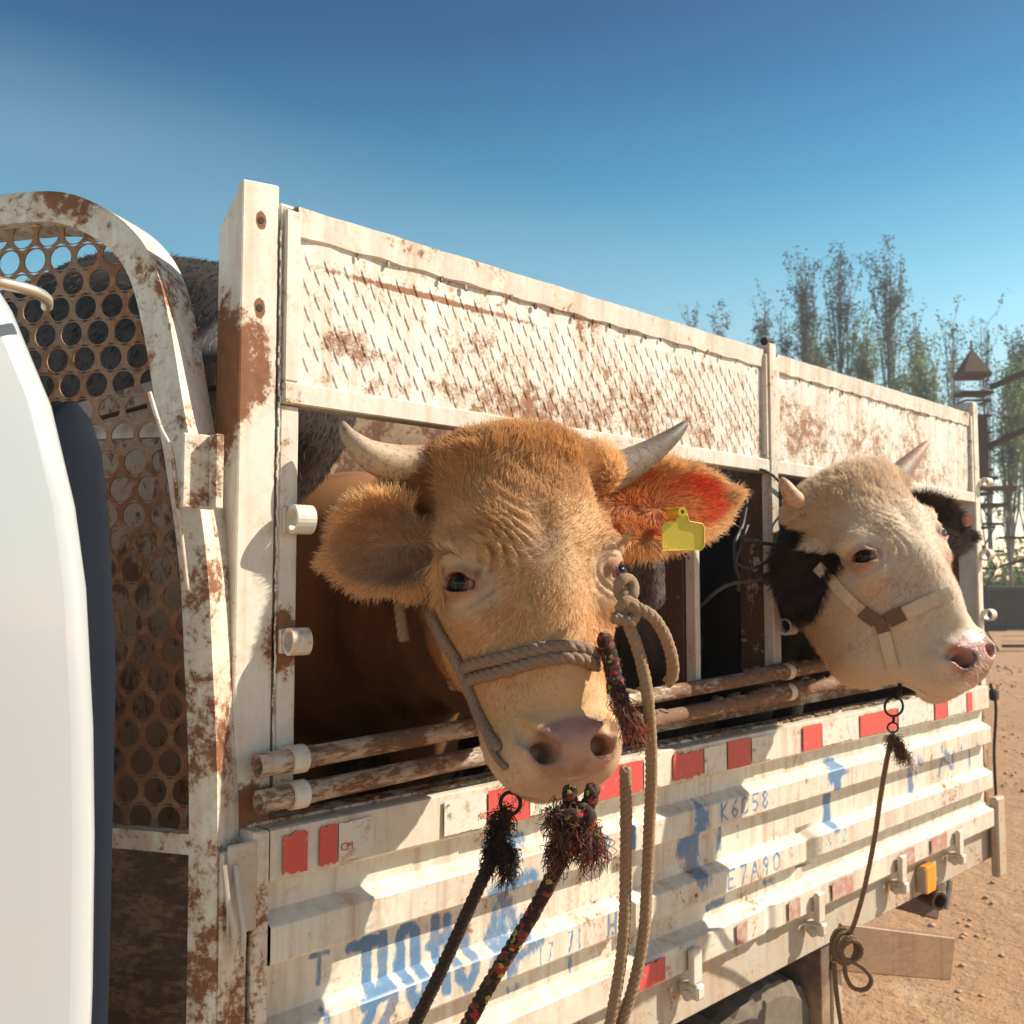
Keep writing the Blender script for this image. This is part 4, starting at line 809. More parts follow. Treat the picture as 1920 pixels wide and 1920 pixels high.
WR=mb.obj('wire_tangle',WIRE,None,True); tag(WR,'tangle of old wire and cable twisted around the middle post','wire')
# ------------------------------------------------------------------ cattle
FURM=hair_mat('coat_hair',.42); SKIN=skin_mat('hide'); EARM=skin_mat('ear_hide',transl=.55)
HORN,hnt,hb=newmat('horn')
_p=pos(hnt); _a=N(hnt,'Attribute',attribute_name='tint')
L(hnt,mixc(hnt,sstep(hnt,noise(hnt,_p,90,5,.75),.46,.70),_a.outputs['Color'],mixc(hnt,.7,_a.outputs['Color'],(.05,.035,.025))),hb.inputs['Base Color']); hb.inputs['Roughness'].default_value=.6
hb.inputs['Subsurface Weight'].default_value=.0
_b=N(hnt,'Bump'); _b.inputs['Distance'].default_value=.002; _b.inputs['Strength'].default_value=.4; L(hnt,noise(hnt,_p,120,4),_b.inputs['Height']); L(hnt,_b.outputs[0],hb.inputs['Normal'])
EYEM,ent,eb=newmat('eyeball'); _a=N(ent,'Attribute',attribute_name='tint'); L(ent,_a.outputs['Color'],eb.inputs['Base Color']); eb.inputs['Roughness'].default_value=.06; eb.inputs['Specular IOR Level'].default_value=.35
def horn(root,base,pts,rads,cols,label=None):
    P=spline(pts,8); t=np.linspace(0,1,len(P)); R=np.interp(t,np.linspace(0,1,len(rads)),rads); mb=MB(); mb.tube(P,R,18)
    # rounded tip
    o=mb.obj('horn',HORN,root,True,label); tt=np.repeat(t,18); c=np.stack([np.interp(tt,np.linspace(0,1,len(cols)),[k[i] for k in cols]) for i in range(3)],1); setcol(o,c[:len(o.data.vertices)]); return o
def eyeball(root,Hw,S,s):
    bm=bmesh.new(); bmesh.ops.create_uvsphere(bm,u_segments=36,v_segments=24,radius=.0209); o_,a_,v_=eyeframe(s); c=EYE*np.array([s,1,1])
    vs=np.array([v.co for v in bm.verts]); d=vs/np.linalg.norm(vs,axis=1,keepdims=True); g=o_*.97+a_*-.05; g/=np.linalg.norm(g); k=d@g
    vs=vs+d*(np.clip((k-.80)/.2,0,1)*.0016)[:,None]
    col=np.where((k>.66)[:,None],np.array([.006,.004,.003]),np.array([.10,.045,.03])); col=np.where((k<.42)[:,None],np.array([.3,.17,.13]),col)
    fs=[[v.index for v in f.verts] for f in bm.faces]; bm.free(); o=obj('eye',Hw(vs+c),fs,EYEM,root,True); setcol(o,col); return o
def cow(name,label,S,ang,t,ears,neck,torso,legs,colfn,furcfg,box,horns,wr=1.,nfur=100000,h=.0042,sy=.81,kb=.035,sx_=.945,group=None,loc=None,fine=True,seed=3):
    Rm=ypr(*ang); SV=np.array([S*sx_,S*sy,S]); Hw=lambda q:(np.asarray(q)*SV)@Rm.T+t; Hl=lambda p:((np.asarray(p)-t)@Rm)/SV
    def sdf(P):
        d=headsdf(Hl(P).astype(f32),ears,wr)*S*.93; 
        nk=chain(P,neck,.08)-.005*wnoise(P,7,11,2)-.0065*np.sin((P@RT)*2*math.pi*11+4*wnoise(P,1.6,12,2))*np.clip(1.2*(P[:,1]+.25)*4,0,1)
        d=smin(d,nk,kb); 
        return smin(d,chain(P,torso,.15),.1).astype(f32)
    v,q=isosurf(sdf,*box,h)
    lo2=np.min([np.array(c)-r for c,r in torso+neck[1:]]+[np.array(p)-.1 for l in legs for p,_ in l],axis=0)-.05; hi2=np.max([np.array(c)+r for c,r in torso+neck[1:]],axis=0)+.05
    def bsdf(P):
        d=chain(P,torso,.15); d=smin(d,chain(P,neck,.1),.1)
        for l in legs: d=smin(d,chain(P,l,.03),.06)
        return d+.006
    v2,q2=isosurf(bsdf,lo2,hi2,.022,.03,4)
    root=empty(name,loc or (torso[0][0][0],torso[0][0][1],1.0),label,'cow',group)
    n1,ar=vnormals(v,q)
    Q=Hl(v); tint,wet=colfn(Q,v); t2,_w=colfn(Hl(v2),v2)
    fm=np.zeros(len(q),int); fq=Q[q].mean(1)
    for e in ears:
        l,c,nn=earcoord(fq,e); fm[(l>.12)&(l<1.1)&(np.abs(c)<1.5)&(np.abs(nn)<.07)&(np.abs(fq[:,0])>.13)]=1
    i1=int(np.argmax(v[:,1])); i2=int(np.argmin(((v2-v[i1])**2).sum(1)))+len(v); i3=int(q[(q==i1).any(1)][0][0]); i3=i3 if i3!=i1 else int(q[(q==i1).any(1)][0][1])
    lk=np.array([[i1,i3,i2,int(q2[(q2==i2-len(v)).any(1)][0][0])+len(v)]]); 
    if lk[0,3]==i2: lk[0,3]=int(q2[(q2==i2-len(v)).any(1)][0][1])+len(v)
    body=obj('body',np.concatenate([v,v2]),np.concatenate([q,q2+len(v),lk]),None,root,True,mats=[SKIN,EARM],mi=np.concatenate([fm,np.zeros(len(q2)+1,int)]))
    ww=np.clip(np.concatenate([wet,np.zeros(len(v2))])+np.concatenate([fm_v:=np.isin(np.arange(len(v)),q[fm==1]).astype(float),np.zeros(len(v2))]),0,1)[:,None]; setcol(body,np.concatenate([tint,t2])*(.80+.20*ww)); setval(body,np.concatenate([wet,np.zeros(len(v2))]),'wet')
    def fns(P,Nn):
        Qq=Hl(P); NQ=Nn@Rm; col,wt=colfn(Qq,P); dens,ln,fl,lift=furcfg(Qq,P,NQ,ears); dens=dens*(wt<.12)
        return dens,ln*S,fl@Rm.T,lift,col
    fur('coat',root,v,q,n1,ar,nfur,fns,FURM,rad=.00036*S/1.15,seed=seed)
    for s in (-1,1): eyeball(root,Hw,S,s)
    for hn in horns: horn(root,None,Hw(hn[0]),[r*S for r in hn[1]],hn[2])
    return root,Hw,Hl,sdf,body
def headfur(Q,P,NQ,ears,base=.0068,curl=1.):
    x,y,z=Q.T; n=len(Q)
    W=np.array([0,.335,.02]); fl=Q-W; 
    r=np.linalg.norm(fl,axis=1,keepdims=True); fl=fl/(r+1e-6)
    neck=np.clip((-z-.17)/.08,0,1); fl=fl*(1-neck[:,None])+neck[:,None]*np.array([0,-.8,-.5])
    poll=np.clip((y-.435)/.08,0,1)*np.clip((z+.19)/.05,0,1)
    wn=np.stack([wnoise(Q,9,s,2) for s in (21,22,23)],1); wn2=np.stack([wnoise(Q,26,s,2) for s in (31,32,33)],1)
    wn3=np.stack([wnoise(Q,60,s,2) for s in (61,62,63)],1)
    fl=fl+wn*(.25+1.1*poll*curl)[:,None]+wn2*(.22+.8*poll*curl)[:,None]+wn3*(.28+.3*poll)[:,None]
    ln=base*(1+.35*wn[:,0])+poll*.011+.002*np.clip((y-.30)/.1,0,1)*(z>-.12)+neck*.010
    ln=ln+.0022*np.clip((.33-y)/.05,0,1)*np.clip((y-.12)/.05,0,1); ln=np.where((y<.15),ln*.75,ln); lift=.30+.45*poll+.15*wn2[:,1]
    dens=np.ones(n)*.9+1.1*poll; dens=np.where(NQ[:,2]<-.35,dens*.35,dens); dens=dens*np.where(z<-.3,.7,1)
    ed=np.linalg.norm(np.stack([np.abs(x),y,z],1)-EYE,axis=1); dens*=np.clip((ed-.0245)/.008,0,1); ln=ln*np.clip((ed-.02)/.045,.35,1)
    for e in ears:
        l,c,nn=earcoord(Q,e); on=(l>.1)&(l<1.15)&(np.abs(c)<1.6)&(np.abs(nn)<.07)&(np.abs(x)>.12)
        Wn=earW(l)
        rim=np.clip((np.abs(c)/Wn-.80)/.15,0,1); rim=np.maximum(rim,np.clip((l-.90)/.08,0,1))
        q=Q-(e['o']+e['a']*e['L']*.45); rad=q-e['n']*((q@e['n'])[:,None]); rad/=np.linalg.norm(rad,axis=1,keepdims=True)+1e-6
        inner=(NQ@e['n']>.2)
        f2=rad*(.55+.8*rim)[:,None]+e['a']*.5+wn2*.25
        fl=np.where(on[:,None],f2,fl); ln=np.where(on,.008+rim*.009*(1+.8*wn2[:,2])+np.where(inner,.006,.002)+.014*np.clip(1-l*2.2,0,1),ln)
        dens=np.where(on,np.where(inner,1.3+2.0*rim,.9+1.5*rim),dens); lift=np.where(on,.45+.1*rim,lift)
    return dens,ln,fl,lift
def col_tan(Q,P):
    x,y,z=Q.T; ax=np.abs(x); n=len(Q); c=np.tile(np.array([.76,.475,.225]),(n,1)); wet=np.zeros(n)
    c=mix3(c,(.76,.51,.28),G(y-.27,.07)*np.clip((z+.13)/.05,0,1)*G(ax-.08,.04)*.5); c=mix3(c,(.66,.34,.13),np.clip((.5+wnoise(Q,5,44,2)),0,1)*.35*(y<.42))
    c=mix3(c,(.66,.32,.10),np.clip((-z-.10)/.06,0,1)*np.clip((.34-y)/.08,0,1)*.75)
    c=mix3(c,(.72,.37,.12),np.clip((y-.47)/.06,0,1)*.55)
    c=mix3(c,(.33,.20,.11),G(x,.022)*G(y-.35,.055)*.75*(z>-.02))
    c=mix3(c,(.42,.25,.13),(.5+.5*wnoise(Q,10,41,3))*.30*np.clip((y-.2)/.1,0,1))
    ring=np.clip((.105-y)/.05,0,1); c=mix3(c,(.74,.56,.40),ring*.7)
    ed=np.linalg.norm(np.stack([ax,y,z],1)-EYE,axis=1)
    c=mix3(c,(.62,.46,.33),G(ed-.040,.018)*.5); c=mix3(c,(.42,.15,.09),G(ed-.024,.0065)); 
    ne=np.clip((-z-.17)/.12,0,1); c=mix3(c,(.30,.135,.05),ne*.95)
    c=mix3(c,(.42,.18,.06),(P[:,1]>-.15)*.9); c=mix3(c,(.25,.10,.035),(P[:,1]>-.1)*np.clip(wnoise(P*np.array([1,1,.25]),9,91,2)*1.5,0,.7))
    pl=np.clip(1.15-np.sqrt((x/.058)**2+((y-.038)/.046)**2),0,1)*6*(z>-.045); pl=np.clip(pl,0,1)
    c=mix3(c,(.50,.27,.175),pl); c=mix3(c,(.24,.13,.11),pl*np.clip(wnoise(Q,14,52,3)-.1,0,1)*.9); wet=pl.copy(); c=mix3(c,(.30,.15,.11),pl*np.clip(wnoise(Q,40,53,2)*1.5-.3,0,.5))
    c=mix3(c,(.30,.16,.13),pl*G(y-.075,.012)*.6); wet=np.maximum(wet,G(ed-.0215,.004)); wet=np.where(ed<.0235,1,wet)
    mo=G((z+.092)*.97+(y-.004)*.24,.006)*(y<.1); c=mix3(c,(.35,.17,.12),mo*.8)
    return c,wet
CP={}
def ear_colour(c,Q,ears,inner,rimc,patch=None):
    for e,k in zip(ears,inner):
        l,cc,nn=earcoord(Q,e); on=(l>.08)&(l<1.1)&(np.abs(cc)<1.5)&(np.abs(nn)<.07)&(np.abs(Q[:,0])>.12)
        Wn=earW(l)
        rim=np.clip((np.abs(cc)/Wn-.68)/.22,0,1); rim=np.maximum(rim,np.clip((l-.84)/.1,0,1))
        cu=e['cup']*cc**2-e['bend']*l**2; inn=on&(nn>cu)
        c=mix3(c,rimc,on*1.); c=mix3(c,k,inn*(1-rim)*.92); an=np.arctan2(cc,l-.02); c=mix3(c,tuple(x*.5 for x in k),inn*(1-rim)*np.clip(.9-l*1.1,0,.8)*(.55+.45*np.sin(an*17+3*l)))  # shade of the ear hole and radial folds painted into the colour
        if patch is not None and e is ears[1]:
            pm=np.clip((wnoise(Q,12,77,3)+.28)*2.0,0,1)*(1-rim)*inn*np.clip((l-.25)*5,0,1); c=mix3(c,patch,pm*.8)
    return c
KA=1.27; KB=1.25
# ---- the tan bull
EA=[make_ear((-.138,.425,-.095),(-1,-.20,.06),(.20,-.10,1),.150,.062,.020,.0),
    make_ear((.132,.448,-.105),(1,.17,-.06),(-.16,-.08,1),.285,.062,.016,.0)]
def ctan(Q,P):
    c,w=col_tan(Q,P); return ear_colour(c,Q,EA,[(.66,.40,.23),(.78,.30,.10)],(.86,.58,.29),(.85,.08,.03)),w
A_ang=(20,-18,9); A_t=along(1084,1452,1.83)
neckA=[(np.array(p),r) for p,r in [(A_t+ypr(*A_ang)@np.array([0.02,.40,-.27])*KA,.12),((1.66,.06,1.97),.20),((1.74,.36,2.0),.27),((1.82,.75,1.98),.38)]]
torsoA=[(np.array(p),r) for p,r in [((1.82,.75,1.97),.38),((2.1,.95,1.95),.38),((2.5,1.15,1.92),.38),((2.75,1.35,1.95),.32)]]
def legs4(P): return [[(np.array((x,y,1.7)),.12),(np.array((x,y+.02,1.32)),.06),(np.array((x,y,1.02)),.05)] for x,y in P]
legsA=legs4([(1.85,.5),(1.7,.85),(2.7,1.5),(2.9,1.2)])
hA=[([(-.10,.548,-.075),(-.160,.548,-.065),(-.212,.556,-.045),(-.243,.580,-.030),(-.256,.608,-.025)],[.034,.029,.022,.013,.004],[(.36,.21,.11),(.46,.31,.18),(.50,.37,.24),(.40,.29,.19),(.24,.16,.10)]),
    ([(.11,.525,-.085),(.165,.530,-.085),(.225,.555,-.078),(.280,.590,-.07),(.315,.620,-.07)],[.036,.031,.023,.014,.005],[(.34,.20,.11),(.32,.24,.16),(.25,.20,.15),(.16,.13,.10),(.06,.045,.035)])]
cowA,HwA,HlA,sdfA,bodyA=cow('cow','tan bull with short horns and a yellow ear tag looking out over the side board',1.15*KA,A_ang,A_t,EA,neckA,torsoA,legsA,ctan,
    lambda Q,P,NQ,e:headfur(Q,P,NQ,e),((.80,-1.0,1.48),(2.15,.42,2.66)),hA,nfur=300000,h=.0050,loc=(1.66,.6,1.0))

# ---- the cream bull
EYE[1]=.350
EB=[make_ear((-.118,.44,-.14),(-.55,-.70,-.40),(-.5,.15,.8),.135,.044,.018,.0),
    make_ear((.118,.44,-.10),(1,-.42,-.10),(-.2,-.05,.9),.260,.056,.016,.0)]
def col_cream(Q,P):
    x,y,z=Q.T; ax=np.abs(x); n=len(Q); c=np.tile(np.array([.84,.70,.53]),(n,1)); wet=np.zeros(n)
    c=mix3(c,(.66,.42,.22),np.clip((-z-.09)/.08,0,1)*np.clip((.36-y)/.1,0,1)*.8); c=mix3(c,(.55,.38,.24),(.5+.5*wnoise(Q,9,41,3))*.3)
    c=mix3(c,(.60,.38,.27),G(ax-.10,.05)*G(y-.28,.06)*.5)
    ed=np.linalg.norm(np.stack([ax,y,z],1)-EYE,axis=1); c=mix3(c,(.50,.24,.18),G(ed-.026,.010)*.8)
    pl=np.clip(1.15-np.sqrt((x/.066)**2+((y-.040)/.052)**2),0,1)*6*(z>-.045); pl=np.clip(pl,0,1); c=mix3(c,(.48,.24,.20),pl); c=mix3(c,(.06,.035,.03),pl*np.clip(wnoise(Q,22,52,2)*2.5-.9,0,1)); wet=pl.copy()
    wet=np.where(ed<.0235,1,wet)
    bk=np.clip((-z-.155-.05*wnoise(Q,6,71,3)+.35*(y-.42))/.015,0,1)*np.clip((y-.12)/.02+.0,0,1)
    bk=np.maximum(bk,np.clip((P[:,1]+.10)/.03,0,1)); c=mix3(c,(.014,.010,.009),bk)
    return ear_colour(c,Q,EB,[(.07,.035,.025),(.05,.028,.02)],(.055,.028,.018)),wet
B_ang=(31,-19,24); B_t=along(1846,1256,2.80)
neckB=[(np.array(p),r) for p,r in [(along(1612,1240,2.98),.085),(B_t+ypr(*B_ang)@np.array([0,.38,-.27])*KB,.16),((3.12,.03,2.02),.22),((3.14,.16,2.0),.27),((3.2,.45,1.98),.34)]]
torsoB=[(np.array(p),r) for p,r in [((3.2,.45,1.98),.36),((3.3,.95,1.92),.40),((3.5,1.45,1.95),.34)]]
hB=[([(-.10,.535,-.085),(-.145,.542,-.075),(-.175,.560,-.055),(-.188,.592,-.045),(-.188,.612,-.045)],[.027,.024,.019,.013,.005],[(.48,.30,.16),(.55,.36,.22),(.60,.36,.22),(.60,.33,.20),(.5,.25,.15)]),
    ([(.10,.530,-.085),(.150,.540,-.085),(.21,.570,-.080),(.27,.600,-.070),(.31,.62,-.065)],[.034,.030,.022,.013,.005],[(.30,.22,.17),(.22,.17,.14),(.30,.20,.15),(.45,.25,.17),(.5,.27,.18)])]
cowB,HwB,HlB,sdfB,bodyB=cow('cow','cream-faced bull with black neck and pink-tagged ear leaning out near the rear',1.15*KB,B_ang,B_t,EB,neckB,torsoB,legs4([(3.0,.2),(3.3,.25),(3.45,1.5),(3.7,1.4)]),col_cream,
    lambda Q,P,NQ,e:headfur(Q,P,NQ,e,.0075,.9),((2.15,-1.15,1.40),(3.85,.40,2.62)),hB,kb=.10,sx_=.97,wr=.7,nfur=170000,h=.0065,loc=(3.2,.5,1.0),seed=5)
# ---- cattle deeper in the truck (backs and flanks only show)
def plaincow(label,torso,neck,head,legs,cfn,nf,loc,seed):
    torso=[(np.array(p),r) for p,r in torso]; neck=[(np.array(p),r) for p,r in neck]
    ctr,dr=np.array(head[0]),np.array(head[1])/np.linalg.norm(head[1])
    def sdf(P):
        d=smin(chain(P,torso,.15),chain(P,neck,.1),.1); d=smin(d,cone(P,ctr,ctr+dr*.36,.13,.07),.06)
        s=np.cross(dr,(0,0,1)); s/=np.linalg.norm(s)
        for k in(-1,1): d=smin(d,ell(P,ctr+s*k*.18+(0,0,.03),(.09,.05,.045)),.04); d=smin(d,cone(P,ctr+s*k*.09+(0,0,.1),ctr+s*k*.17+(0,0,.2),.03,.01),.02)
        for l in legs: d=smin(d,chain(P,l,.03),.06)
        return (d-.008*wnoise(P,4,seed,2)).astype(f32)
    allp=np.array([p for p,_ in torso+neck]+[p for l in legs for p,_ in l]+[ctr,ctr+dr*.36]); 
    v,q=isosurf(sdf,allp.min(0)-.48,allp.max(0)+.48,.018,.03,4); root=empty('cow',loc,label,'cow','cattle standing inside the truck')
    b=obj('body',v,q,SKIN,root,True); t=cfn(v); setcol(b,t); setval(b,np.zeros(len(v)),'wet'); n1,ar=vnormals(v,q)
    def fns(P,Nn):
        wn=np.stack([wnoise(P,3,s,2) for s in(1,2,3)],1); return np.ones(len(P))*(.15+(P[:,2]>1.7)),np.full(len(P),.022),np.array([.0,.1,-1.])+wn*.5+(np.abs(Nn[:,2:3])>.8)*np.array([.8,.5,0]),np.full(len(P),.35),cfn(P)
    fur('coat',root,v,q,n1,ar,nf,fns,FURM,rad=.0007,seed=seed); return root
def c_bw(P):
    w=np.clip((2.70-P[:,2]+.12*wnoise(P,2.2,81,3)+.25*(P[:,0]-1.38))/.02,0,1)*np.clip((P[:,2]-2.60)/.02,0,1); return mix3(np.tile(np.array([.045,.034,.028]),(len(P),1)),(.55,.45,.38),w)
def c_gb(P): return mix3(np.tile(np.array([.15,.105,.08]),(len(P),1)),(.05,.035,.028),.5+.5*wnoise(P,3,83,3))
plaincow('black and white cow whose black back shows between the headboard hoop and corner post',[((1.42,.82,2.57),.34),((1.36,1.25,2.62),.37),((1.34,1.7,2.66),.38)],[((1.40,.9,2.3),.25),((1.36,.85,1.95),.20)],((1.33,.82,1.8),(-.1,-.3,-1)),legs4([(1.3,.9),(1.6,.9),(1.3,1.5),(1.6,1.5)]),c_bw,26000,(1.45,1.2,1.0),11)
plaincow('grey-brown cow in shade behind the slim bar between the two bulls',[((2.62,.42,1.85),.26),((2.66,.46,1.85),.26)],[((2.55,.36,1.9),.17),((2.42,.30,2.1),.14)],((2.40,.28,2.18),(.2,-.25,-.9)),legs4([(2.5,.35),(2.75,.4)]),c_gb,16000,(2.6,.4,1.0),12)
# ------------------------------------------------------------------ halters, ropes, tags
along0=along; RK=KA
def along(px,py,z): return along0(px,py,z*RK)
def hit(sdf,px,py,z0=.9,z1=4.2,off=.0):
    d=FW+RT*((px-960)/1900)+UP*((960-py)/1900); zs=np.arange(z0,z1,.0015); P=(CAM+np.outer(zs,d)).astype(f32); s=sdf(P); k=np.argmax(s<off); return CAM+d*zs[k] if s[k]<off else None
def surf(sdf,pts,off):   # camera-visible surface points, lifted off the hide
    out=[]
    for p in pts:
        q=hit(sdf,*p,off=off); 
        if q is not None: out.append(q)
    dz_=[(q-CAM)@FW for q in out]; md=np.median(dz_) if out else 0
    return [q for q,d_ in zip(out,dz_) if d_<md+.13]
def wrap(Hw,sdf,c,dirs,off,rmax=.26):   # last surface crossing from an inner point, head frame
    out=[]
    for d in dirs:
        d=np.array(d,float); d/=np.linalg.norm(d); r=np.linspace(.02,rmax,160); P=Hw(np.array(c)+np.outer(r,d)).astype(f32); s=sdf(P); k=np.where(s<off)[0]; out.append(P[k[-1]] if len(k) else P[20])
    return out
def rope(mb,path,r,strands=3,pitch=.030,n=7):
    r=r*RK*1.12; pitch=pitch*RK*1.3
    P=[V(p) for p in path]; N=len(P); T=[(P[min(i+1,N-1)]-P[max(i-1,0)]).normalized() for i in range(N)]; nr=T[0].orthogonal().normalized(); fr=[];s=0
    for i in range(N):
        nr=(nr-T[i]*nr.dot(T[i])).normalized(); fr.append((nr.copy(),T[i].cross(nr))); 
    L_=[0.]; 
    for i in range(1,N): L_.append(L_[-1]+(P[i]-P[i-1]).length)
    for k in range(strands):
        mb.tube([P[i]+(fr[i][0]*math.cos(L_[i]/pitch*6.283+k*6.283/strands)+fr[i][1]*math.sin(L_[i]/pitch*6.283+k*6.283/strands))*r*.40 for i in range(N)],r*.66,n)
def resample(pts,step):
    P=np.array(pts); d=np.r_[0,np.cumsum(np.linalg.norm(np.diff(P,axis=0),axis=1))]; n=max(4,int(d[-1]/step)); t=np.linspace(0,d[-1],n); return np.stack([np.interp(t,d,P[:,i]) for i in range(3)],1)
def fibre_obj(name,parent,lines,rad,cols,mat):
    seg=len(lines[0]); pts=np.array(lines); n=len(pts); pts=pts-np.array(worldloc(parent)); hc=bpy.data.hair_curves.new(name); hc.add_curves([seg]*n); hc.position_data.foreach_set('vector',pts.astype(f32).ravel())
    ra=hc.attributes.get('radius') or hc.attributes.new('radius','FLOAT','POINT'); ra.data.foreach_set('value',(np.linspace(1,.5,seg)[None]*np.full((n,1),rad)).astype(f32).ravel())
    tc=hc.attributes.new('tint','FLOAT_COLOR','CURVE'); tc.data.foreach_set('color',np.concatenate([cols,np.ones((n,1))],1).astype(f32).ravel()); hc.materials.append(mat); o=bpy.data.objects.new(name,hc); COL.objects.link(o); o.parent=parent; return o
def fuzz(parent,path,n,r,ln,cols,seed,rad=.0005,spread=1.,grav=.3,name='loose_fibres'):
    rs=np.random.RandomState(seed); P=np.array(path); ls=[];cl=[]; r=r*RK; ln=ln*RK*.38; rad=rad*RK*.8
    for i in range(n):
        k=rs.randint(len(P)-1); p=P[k]+(P[k+1]-P[k])*rs.rand(); d=rs.normal(size=3); d/=np.linalg.norm(d); l=ln*rs.uniform(.4,1.5); t=(P[k+1]-P[k]); t/=np.linalg.norm(t)+1e-9; e=d*spread+t*.7*rs.choice([-1,1]); e/=np.linalg.norm(e); b=rs.normal(size=3)*.5
        ls.append([p+d*r*.7+e*l*u+b*l*math.sin(u*3.1)*.8+np.array([0,0,-grav*l*u*u]) for u in (0,.25,.5,.75,1)]); c=np.array(cols[rs.randint(len(cols))])*rs.uniform(.7,1.2); cl.append(c)
    fibre_obj(name,parent,ls,rad,np.array(cl),FURM)
ROPEM=plain('tan_rope',(.36,.235,.14),.95,var=.35,scale=220,bump=.9); WORN=plain('worn_halter_rope',(.30,.20,.135),.95,var=.45,scale=160,bump=1.)
m,nt_,b_=newmat('dark_braid'); _p=pos(nt_); v=N(nt_,'TexVoronoi'); v.inputs['Scale'].default_value=110; L(nt_,_p,v.inputs['Vector']); sp=N(nt_,'SeparateColor'); L(nt_,v.outputs['Color'],sp.inputs[0])
c=mixc(nt_,sstep(nt_,sp.outputs[0],.80,.82),(.032,.016,.012),(.33,.03,.03)); c=mixc(nt_,sstep(nt_,sp.outputs[1],.93,.94),c,(.33,.30,.05)); c=mixc(nt_,sstep(nt_,sp.outputs[2],.8,.85),c,(.10,.055,.035)); L(nt_,c,b_.inputs['Base Color']); b_.inputs['Roughness'].default_value=.95; BRAID=m
RINGM=plain('black_iron_ring',(.02,.018,.017),.4,.6,.3)
# tan bull's halter
ah=empty('rope_halter',HwA((0,.2,.02)),'worn doubled rope halter around the muzzle of the tan bull','halter')
band=[(872,1252),(885,1246),(930,1236),(975,1226),(1015,1216),(1050,1212),(1080,1213),(1105,1220),(1122,1232)]
band2=[(876,1276),(890,1271),(935,1260),(978,1248),(1018,1238),(1050,1233),(1080,1233),(1104,1240),(1118,1250)]
mb=MB()
for bd in (band,band2): 
    p=surf(sdfA,bd,.007); rope(mb,resample(spline(p,6),.004),.0088,3,.034)
rope(mb,resample(spline(wrap(HwA,sdfA,(0,.19,-.09),[(.9,0,.3),(1,0,-.1),(.9,0,-.5),(.55,-.05,-.9),(0,-.1,-1),(-.55,-.05,-.9),(-.85,0,-.6)],.007),6),.004),.0088,3,.034)
mb.obj('noseband',WORN,ah,True)
cheek=[(786,1085),(796,1120),(812,1165),(834,1205),(856,1240),(872,1275),(886,1310),(900,1345),(915,1375),(926,1400)]
p=surf(sdfA,cheek,.006); mb=MB(); rope(mb,resample(spline(p,6),.004),.0085,3,.026); ck2=surf(sdfA,[(790,1110),(806,1150),(830,1196),(852,1232),(868,1268),(882,1305)],.009); rope(mb,resample(spline(ck2,6),.004),.007,3,.02); mb.obj('cheek_piece',WORN,ah,True); fuzz(ah,np.array(p),260,.006,.012,[(.42,.30,.20),(.25,.17,.12)],3,.0004)
mb=MB(); p=surf(sdfA,[(900,1345),(915,1372),(930,1392),(934,1405)],.006); rope(mb,resample(spline(p,6),.004),.006,3,.02)
p=surf(sdfA,[(908,1362),(918,1395),(932,1422),(948,1440)],.006); 
if len(p)>2: rope(mb,resample(spline(p,6),.004),.005,3,.02)
mb.obj('jaw_strap',WORN,ah,True)
pe=[hit(sdfA,742,1098)-FW*.02,hit(sdfA,746,1130)-FW*.02,along(752,1165,proj_z(hit(sdfA,746,1130))-.02),along(756,1200,proj_z(hit(sdfA,746,1130))-.02)] if False else None
mb=MB(); zz=1.60; rope(mb,resample(spline([along(743,1070,zz),along(746,1110,zz),along(752,1160,zz),along(757,1200,zz)],8),.004),.0085,3,.03); mb.obj('hanging_end',WORN,ah,True)
# right cheek multicolour braid + tassel
p=[along(1132,1195,1.50),along(1142,1225,1.48),along(1150,1265,1.47),along(1160,1300,1.46),along(1172,1335,1.46),along(1182,1372,1.46)]
mb=MB(); pth=resample(spline(p,8),.004); rope(mb,pth,.011,3,.03); mb.obj('braided_cheek_piece',BRAID,ah,True)
fuzz(ah,pth,500,.010,.020,[(.35,.03,.04),(.05,.03,.03),(.30,.25,.12),(.18,.08,.05),(.25,.02,.10)],4,.0006)
fuzz(ah,[along(1160,1310,1.45),along(1185,1345,1.45),along(1192,1375,1.46)],420,.014,.030,[(.45,.04,.03),(.10,.06,.04),(.30,.20,.10)],6,.0007,grav=.8)
# tan lead rope
def lead(name,label,cat,paths,r,mat,pitch,strands=3,fz=None,group=None,seed=0,part='rope_length'):
    root=empty(name,paths[0][0],label,cat,group)
    for i,pp in enumerate(paths):
        pth=resample(spline(pp,8),.005); mb=MB(); rope(mb,pth,r[i] if isinstance(r,(list,tuple)) else r,strands,pitch); mb.obj(part,mat,root,True)
        if fz: fuzz(root,pth,int(fz[0]*len(pth)*.005),r if not isinstance(r,(list,tuple)) else r[i],fz[1],fz[2],seed+i,fz[3])
    return root
z=1.47
TR_=[[along(1168,1085,z+.02),along(1172,1100,z-.0),along(1172,1120,z-.015),along(1165,1145,z-.02),along(1180,1175,z-.02),along(1198,1225,z-.02),along(1212,1290,z-.02),along(1219,1370,z),along(1221,1460,z+.03),along(1217,1560,z+.05),along(1213,1660,z+.06),along(1207,1750,z+.06),along(1190,1840,z+.06),along(1160,1935,z+.06),along(1130,2030,z+.08)],
     [along(1150,1158,z-.03),along(1172,1163,z-.03),along(1190,1166,z-.03)],
     [along(1172,1140,z-.02),along(1195,1140,z-.025),along(1225,1158,z-.02),along(1248,1195,z-.01),along(1261,1240,z),along(1260,1270,z+.01),along(1250,1280,z+.01)],
     [along(1172,1440,z+.03),along(1174,1520,z+.04),along(1173,1620,z+.05),along(1171,1720,z+.05),along(1163,1810,z+.05),along(1142,1930,z+.05),along(1120,2040,z+.05)]]
